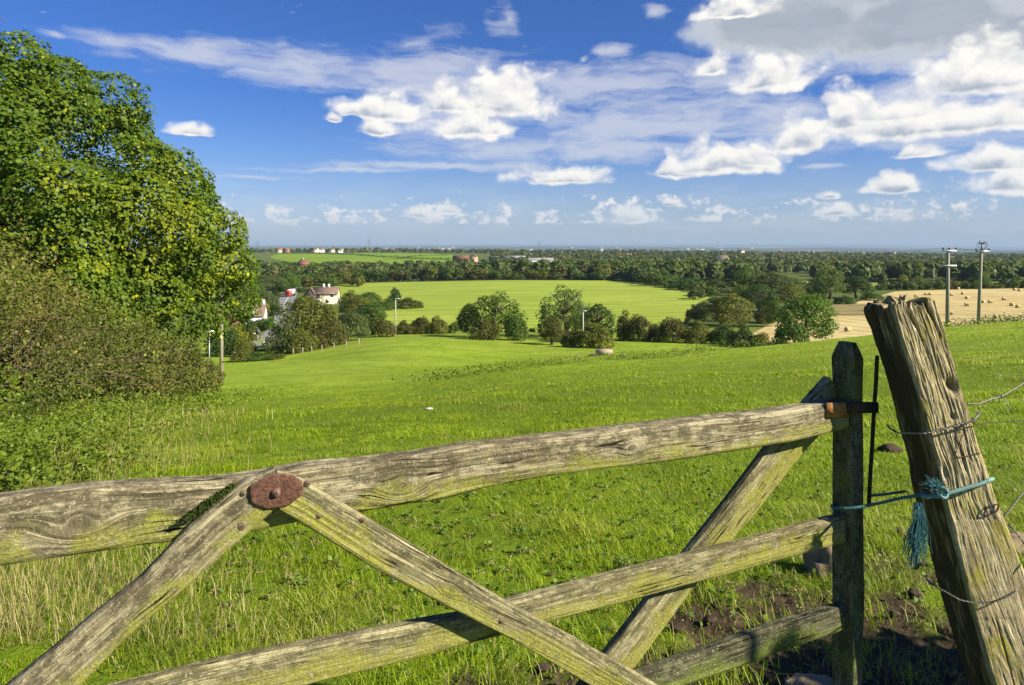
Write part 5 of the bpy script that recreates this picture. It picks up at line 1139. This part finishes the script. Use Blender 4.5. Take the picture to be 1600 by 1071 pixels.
o = mk_mesh('gable_wing', [[-6.4,-5.2,-1.5],[-3.2,-5.2,-1.5],[-3.2,-5.2,3.9],[-6.4,-5.2,3.9],[-4.8,-5.2,5.9],[-6.4,-3.1,-1.5],[-6.4,-3.1,3.9],[-3.2,-3.1,-1.5],[-3.2,-3.1,3.9]], [[[0,1,2,3],[5,0,3,6],[1,7,8,2]],[[3,2,4]]], DARKW, h1)
mk_mesh('wing_roof', [[-6.7,-5.4,3.7],[-4.8,-5.4,6.2],[-4.8,.2,6.2],[-6.7,.2,3.7],[-2.9,-5.4,3.7],[-2.9,.2,3.7]], [[0,1,2,3],[1,4,5,2]], ROOFB, h1)
h2 = house(389, 192, 8.6, 6.0, 2.3, 5.0, math.radians(10), WHITE, ROOFB, 'white cottage with brown roof and one dormer window below the maple', chim=((.44, WHITE),), wins=((-.3,1.2,1.2,1.1),), name='cottage')
mb = MB(); mb.box((1.0, -2.6, 3.2), (1.6, 1.6, 1.5)); dm = mb.build('dormer', WHITE, h2)
mk_mesh('dormer_roof', [[0,-3.5,3.9],[1.0,-3.5,4.9],[1.0,-.4,4.9],[0,-.4,3.9],[2.0,-3.5,3.9],[2.0,-.4,3.9]], [[0,1,2,3],[1,4,5,2]], ROOFB, dm)
mb = MB(); mb.box((1.0,-3.42,3.3), (.9,.06,.9)); mb.build('window', GLASS, dm)
house(355, 190, 6.5, 6, 3.0, 5.4, math.radians(20), BRICK, ROOFR, 'red brick house half hidden by the maple leaves', chim=((-.2, BRICK),), wins=((.2,3.2,1.1,1.1),))
house(474, 690, 12, 9, 4.0, 8.5, .25, BRICK, ROOFR2, 'house with red hipped roof and white chimney above the wooded valley', chim=((0, WHITE),), hip=4, sink=-6)
house(722, 1020, 26, 9, 3.4, 7.4, -.12, BRICK, ROOFR2, 'long red farmhouse with bright pink gable beside the wood', chim=((.2, BRICK),), sink=-3)
mb = MB(); 
house(740, 1000, 9, 10, 6.5, 10, 1.35, PINK, ROOFB, 'pale pink gabled house at the end of the long farmhouse', chim=(), sink=-3)
for px, D, w, hh, rt, lab in [(778,960,24,7,.1,'brown roofed barn behind the trees of the farm'),(803,940,36,8,-.1,'long grey roofed barn in the middle of the farm'),(832,900,52,6,.05,'low wide pale shed of the farm, the longest one'),(858,890,20,5,0,'small pale shed at the right end of the farm'),(1038,560,22,7,.2,'grey roof glimpsed in the wood beyond the bright field')]:
    house(px, D, w, 14, hh*.6, hh, rt, WHITE if 'pale' in lab else BRICK, ROOFG, lab, 'barn', (), sink=-3.5, cat='barn')
rs = random.Random(12)
for px in (437, 447, 489, 492, 501, 519, 527, 530): 
    D = 1545+rs.uniform(0, 60); house(px, D, rs.uniform(11, 18), 9, 5, 8.5, rs.uniform(-.5, .5), rs.choice([WHITE, CREAM, WHITE, BRICK]), rs.choice([ROOFB, ROOFR]), 'small house in the row on top of the hillside pasture', 'house', (), group='houses on top of the hillside pasture', sink=-2)
for k in range(30):
    px = rs.choice([rs.uniform(1085, 1180), rs.uniform(1260, 1390), rs.uniform(1290, 1400)]); D = rs.uniform(2300, 3600)
    house(px, D, rs.uniform(8, 15), 8, 5, 8, rs.uniform(-.6, .6), rs.choice([WHITE, CREAM, BRICK, CREAM]), rs.choice([ROOFB, ROOFR2, ROOFG]), 'tiny pale house of the far village among woods', 'house', (), group='houses of the far village', sink=-9)
for px, D, lab in [(1128, 820, 'white house alone in the woods right of the bright field'), (1178, 2300, 'white house beside the wood edge near the far village'), (1158, 1700, 'cream house among dark trees beyond the right hand wood')]:
    house(px, D, 13, 9, 6, 9, .3, WHITE if 'white' in lab else CREAM, ROOFB, lab, 'house', (), sink=-6)
for k in range(40):
    px = rs.uniform(430, 1250); D = rs.uniform(6500, 12000); 
    house(px, D, rs.uniform(20, 80), 30, 6, 9, rs.uniform(-.2, .2), WHITE, ROOFG, 'pale speck of a building in the far blue plain', 'building', (), group='pale buildings in the far plain', sink=-6, cat='building')
# ------------------------------------------------------------------ poles and wires
POLE = plain('pole_wood', (.27,.24,.18), .85, .25, 3); STEEL = plain('grey_steel', (.34,.35,.34), .5, .2, 2, metal=.5); INS = plain('dark_insulator', (.03,.025,.025), .3, .2)
POLEG = plain('bleached_pole', (.42,.40,.34), .85, .15, 3); YEL = plain('yellow_plate', (.75,.65,.06), .6, .1)
def pole(px, D, top, label, w=.28, arms=((0.0, 1.4),), mat=POLE, lean=0.0, plate=None, arm_mat=STEEL, base=None, extra=False, group=None):
    p = at(px, D) if base is None else base; H = EYE-(top-HZ)*D/FPX-p[2]; r = empty('telegraph_pole', p, label, 'pole', group); mb = MB()
    mb.tube(np.array([[0,0,-.6],[lean*.5,0,H*.5],[lean,0,H]]), [w*.55, w*.47, w*.38], 10); mb.build('pole', mat, r, True)
    for (dz, L) in arms:
        mb = MB(); mb.box((lean, -w*.45, H-.12-dz), (L, .10, .12)); ca = mb.build('crossarm', arm_mat, r)
        for s in (-.46, 0, .46) if dz == 0 else (-.46, -.25, .40):
            mb = MB(); x = lean+s*L; z = H-.06-dz
            mb.tube(np.array([[x,-w*.45,z],[x,-w*.45,z+.06],[x,-w*.45,z+.10],[x,-w*.45,z+.17],[x,-w*.45,z+.21]]), [.02,.05,.085,.085,.04], 8); mb.build('insulator', INS, ca, True)
    if plate: mb = MB(); mb.box((0, -w*.55, plate), (.16, .03, .26)); mb.build('number_plate', YEL, r)
    return r, H
b1 = at(1480, 64); b1[2] = EYE-(514-HZ)*64/FPX; b2 = at(1528, 66); b2[2] = EYE-(506-HZ)*66/FPX
b1[2] = min(b1[2], float(zt(b1[0], b1[1]))+.0); b2[2] = min(b2[2], float(zt(b2[0], b2[1])))
P1, H1 = pole(1480, 64, 390, 'left tall telegraph pole with white crossarm beside the stubble field', .34, ((0, 1.25), (1.35, 1.3)), lean=.10, plate=.9, base=b1, arm_mat=plain('white_arm', (.7,.7,.68), .5, .1))
P2, H2 = pole(1528, 66, 391, 'right tall telegraph pole with jumper wires looped over its head', .32, ((0, 1.3),), lean=.34, plate=1.0, base=b2)
mb = MB(); th = np.linspace(.15, np.pi-.15, 18)
for s in (-1, 1):
    for q in (.55, .75): mb.tube(np.c_[.34+s*(.05+.7*q*np.sin(th)*.9), th*0-.1, H2+.9-.95*(th/np.pi)*1.0+.1*np.sin(th)], .012, 5)
mb.tube(np.array([[.34,0,H2-.1],[.34,0,H2+.62]]), .05, 6); mb.build('jumper_loops', INS, P2, True)
for s in (-.18, .05, .22):
    mb = MB(); mb.tube(np.array([[.34+s,-.05,H2+.55],[.34+s,-.05,H2+.62],[.34+s,-.05,H2+.74]]), [.06,.085,.05], 8); mb.build('insulator', INS, P2, True)
pole(911, 122, 485, 'pale T shaped pole standing in front of the dark oak', .30, ((0, 1.3),), POLEG, plate=2.0)
pole(618, 146, 466, 'thin grey T shaped pole in front of the bright field', .26, ((0, 2.0),), POLEG)
pole(346, 52, 440, 'lone brown pole rising behind the brown hedge into the maple', .27, ((.2, 1.2),), POLE, plate=EYE-(527-HZ)*52/FPX-float(zt(*at(346,52)[:2])))
for px, D, top, lab in [(531,420,437,'thin far pole against the wood above the cream house'),(392,600,396,'left one of two thin poles by the trees left of the hillside pasture'),(411,380,455,'thin pole in the thicket left of the road'),(1410,330,440,'thin far pole at the left of the stubble hedge'),(1459,420,420,'thin far pole left of the tall telegraph poles')]:
    pole(px, D, top, lab, .5, ((0, 1.6),), POLEG)
def wire(name, a, b, sag, label, r=.012):
    s = np.linspace(0, 1, 24)[:,None]; P = a*(1-s)+b*s; P[:,2] -= (sag*4*s*(1-s))[:,0]; mb = MB(); mb.tube(P, r, 4); tag(mb.build(name, INS, None), label, 'wire', 'overhead wires')
l1 = np.array(P1.location); l2 = np.array(P2.location)
for k, s in enumerate((-.57, .57)): wire('overhead_wire', l1+[.10+s,-.15,H1+.15], l2+[.34+s,-.15,H2+.1], .12, 'dark overhead wire between the two tall telegraph poles', .016)
for k, s in enumerate((-.57, .57)): wire('overhead_wire', l2+[.34+s,-.15,H2+.1], np.array([62., 92., l2[2]+H2+1]), .8, 'thin overhead wire running off to the right from the right pole', .014)
wire('overhead_wire', l1+[.10-.57,-.15,H1+.15], np.array([30., 130., l1[2]+H1-1]), 1.2, 'thin overhead wire running off behind the left tall pole', .012)
PYL = plain('pylon_steel', (.20,.22,.24), .7, .1)
def pylon(px, D, top, H, label):
    x = (px-800)/FPX*D; zt_ = EYE-(top-HZ)*D/FPX; p = np.array([x, D, min(float(zt(x, D)), zt_-H)]); H = zt_-p[2]; r = empty('pylon', p, label, 'pylon'); t = D/6500; mb = MB()
    def hw(z): return np.interp(z/H, [0, .55, 1], [H*.10, H*.035, H*.008])
    zz = np.linspace(0, H, 9)
    for sx, sy in ((-1,-1),(1,-1),(1,1),(-1,1)): mb.tube(np.array([[sx*hw(z), sy*hw(z), z] for z in zz]), t*.9, 4)
    for a, b in zip(zz[:-1], zz[1:]):
        for s in (-1, 1): mb.tube(np.array([[-s*hw(a), -hw(a), a], [s*hw(b), -hw(b), b]]), t*.5, 3)
    mb.build('tower', PYL, r)
    for f, L in ((.62, .16), (.75, .20), (.88, .14)):
        mb = MB(); mb.tube(np.array([[-L*H, 0, H*f], [0, 0, H*f+H*.025], [L*H, 0, H*f]]), t*.8, 4); mb.build('crossarm', PYL, r)
pylon(577, 2500, 371, 48, 'taller far pylon against the sky above the hillside pasture'); pylon(843, 2700, 376, 48, 'far pylon against the sky left of the picture centre line of woods')
pylon(403, 3000, 376, 48, 'faint far pylon just right of the maple'); pylon(1028, 560, 404, 16, 'small pale lattice pylon standing in the wood behind the bright field'); pylon(1026, 2500, 389, 30, 'faint pylon in front of the pale far field')
# ------------------------------------------------------------------ hay bales, lorry, signs, trough, fence posts
STRAW = plain('straw', (.47,.37,.18), .95, .3, 5, bump=.03)
def bale_me():
    n = 22; rings = [(0,.0),(0,.5),(0,.92),(.04,.99),(.2,1),(.4,.985),(.6,1),(.8,.99),(.96,.985),(1,.92),(1,.5),(1,.0)]; th = np.linspace(0, 2*np.pi, n, endpoint=False); V = []
    for u, k in rings: V.append(np.c_[np.full(n, (u-.5)*1.15), .58*k*np.cos(th)*(1+.02*np.sin(th*5)), .58+.58*k*np.sin(th)*np.where(np.sin(th) < 0, .95, 1)])
    V = np.concatenate(V); i = np.arange(len(rings)-1)[:,None]*n; j = np.arange(n)[None,:]; j2 = (j+1) % n
    return mk_mesh('hay_bale', V, np.stack([i+j, i+n+j, i+n+j2, i+j2], -1).reshape(-1, 4), STRAW, smooth=True, link=False)
BALE = bale_me(); BG = 'round straw bales on the stubble field'
BL = [(1447,462,'bale left of the left pole, left of a pair at the far edge'),(1454,462,'bale left of the left pole, right of a pair at the far edge'),(1487,463,'straw bale just right of the left tall pole at the far edge'),(1505,461,'straw bale between the tall poles at the far edge'),
 (1511.5,468,'straw bale between the tall poles, second from the far edge'),(1510.5,479,'straw bale between the tall poles in the middle of the field'),(1485,493,'straw bale touching the left pole near its foot'),(1536,474.5,'left bale of a level pair right of the right pole'),
 (1547.5,474.5,'right bale of a level pair right of the right pole'),(1569,470,'straw bale above the gap between two near pairs on the right'),(1581,479,'straw bale at the right, left of the rightmost near one'),(1591,482,'rightmost near straw bale on the stubble'),
 (1556,499,'nearest straw bale, low on the right by the crest'),(1586,454.5,'left bale of the farthest pair at the right edge'),(1593.5,456,'right bale of the farthest pair at the right edge'),(1431,465,'straw bale seen just above the leaning post'),(1325,519,'single straw bale near the big bright oak'),(1497,453,'pale bale against the dark hedge')]
rs = random.Random(3)
for px, py, lab in BL:
    D = hit(px, py, 130, 420); o = inst('hay_bale', BALE, None, None, at(px, D, -.03), rs.uniform(-.5, .7)); tag(o, lab if 'straw' in lab else 'straw '+lab, 'bale', BG)
def lorry():
    D = 306; p = at(451, D, .25); r = empty('lorry', p, 'red lorry with pale load coming along the road', 'lorry'); r.rotation_euler = (0, 0, .02)
    red = plain('red_paint', (.55,.04,.03), .35, .1); wh = plain('load_cover', (.70,.62,.60), .7, .1); bl = plain('tyre_rubber', (.02,.02,.02), .9, .1)
    mb = MB(); mb.box((0, 0, 1.65), (2.4, 1.8, 2.0), taper=.97); mb.box((0, -.05, .75), (2.4, 2.0, .35)); mb.build('cab', red, r)
    mb = MB(); mb.box((0, -.92, 1.75), (1.95, .06, .65)); mb.build('windscreen', GLASS, r)
    mb = MB(); mb.box((0, 3.6, 2.0), (2.45, 5.2, 2.0), taper=.94); mb.build('load', wh, r)
    for x in (-1, 1):
        mb = MB(); mb.box((x*.85, -1.02, .8), (.35, .06, .2)); mb.build('headlight', plain('lamp_glass', (.8,.8,.75), .2), r)
        for y in (0, 3.0, 5.0): mb = MB(); t = np.array([[x*1.2-.14, y, .5], [x*1.2+.14, y, .5]]); mb.tube(t, .5, 14); mb.build('wheel', bl, r, True)
lorry()
def sign():
    D = 136; p = at(403, D); r = empty('road_sign', p, 'small dark road sign on a post at the road bend', 'sign'); mb = MB(); mb.tube(np.array([[0,0,-.3],[0,0,2.6]]), .07, 8); mb.build('post', STEEL, r, True)
    mb = MB(); mb.box((0,-.09,2.9), (.75,.05,1.0)); mb.build('board', plain('sign_back', (.10,.10,.10), .6, .1), r); mb = MB(); mb.box((-.75,-.09,2.55), (.6,.05,.16)); mb.build('finger_board', FRAME, r)
    p = at(418, 142); mb = MB(); V = [[-.95,0,0],[.95,0,0],[0,0,1.7],[-.95,.9,0],[.95,.9,0],[0,.35,1.7]]; o = mk_mesh('white_gable_porch', V, [[[0,3,5,2],[1,2,5,4]],[[0,1,2],[4,5,3]][:1]], WHITE); o.name = 'porch'; o.location = p; tag(o, 'small white pointed porch beside the road end of the clipped conifers', 'porch')
    p = at(327, 60); r = empty('road_sign', p, 'white sign board glimpsed under the maple beside the brown pole', 'sign'); z = EYE-(519-HZ)*60/FPX-p[2]
    mb = MB(); mb.tube(np.array([[0,0,-.3],[0,0,z]]), .05, 8); mb.build('post', STEEL, r, True); mb = MB(); mb.box((0,-.06,z), (.75,.04,.30)); mb.build('board', FRAME, r)
sign()
def trough():
    p = at(944, 76); p[2] = max(p[2], EYE-(556-HZ)*76/FPX); r = empty('stone_trough', p, 'pale weathered stone trough on the pasture below the wide olive bush', 'trough'); st = plain('trough_stone', (.34,.28,.20), .95, .4, 5, bump=.02)
    mb = MB(); mb.box((0,-.32,.30), (1.75,.12,.62)); mb.box((0,.32,.30), (1.75,.12,.62)); mb.box((-.82,0,.30), (.12,.52,.62)); mb.box((.82,0,.30), (.12,.52,.62)); mb.build('wall', st, r)
    for x in (-.72, .0, .72): mb = MB(); mb.box((x,0,-.10), (.22,.7,.3)); mb.build('foot', st, r)
trough()
rock('boulder', at(928, 52), .32, 31, plain('dark_boulder', (.07,.06,.05), .9, .5, 6), 'dark boulder among weeds on the pasture crest', 'boulder')
rock('boulder', at(903, 50), .20, 32, STONE, 'small dark stone left of the larger boulder on the crest', 'boulder')
rock('boulder', at(973, 46), .22, 33, STONE, 'flat brown stone in the grass right of the trough', 'boulder')
FP = plain('fence_post_wood', (.42,.38,.30), .9, .2)
for px, D in [(458,113),(473,112),(487,111.5),(503,111),(522,112),(541,113),(561,115)]:
    p = at(px, D); mb = MB(); mb.box((0,0,.35), (.10,.10,1.3), taper=.85); o = mb.build('fence_post', FP, None); o.location = p; tag(o, 'pale fence post at the foot of the pasture under the willow group', 'fence post', 'fence posts at the foot of the pasture')
# ------------------------------------------------------------------ air
def haze():
    m, N = new_mat('haze_air'); v = N.n('ShaderNodeVolumePrincipled', {'Color': (.44,.58,.76,1), 'Density': HAZE_D, 'Anisotropy': 0.0})
    N.t.links.new(v.outputs[0], N.n('ShaderNodeOutputMaterial').inputs['Volume'])
    mb = MB(); mb.box((0, 26000, 110), (150000, 148000, 500)); o = mb.build('haze', m, None); tag(o, kind='stuff'); o.visible_shadow = True
HAZE_D = 6.5e-5
haze()
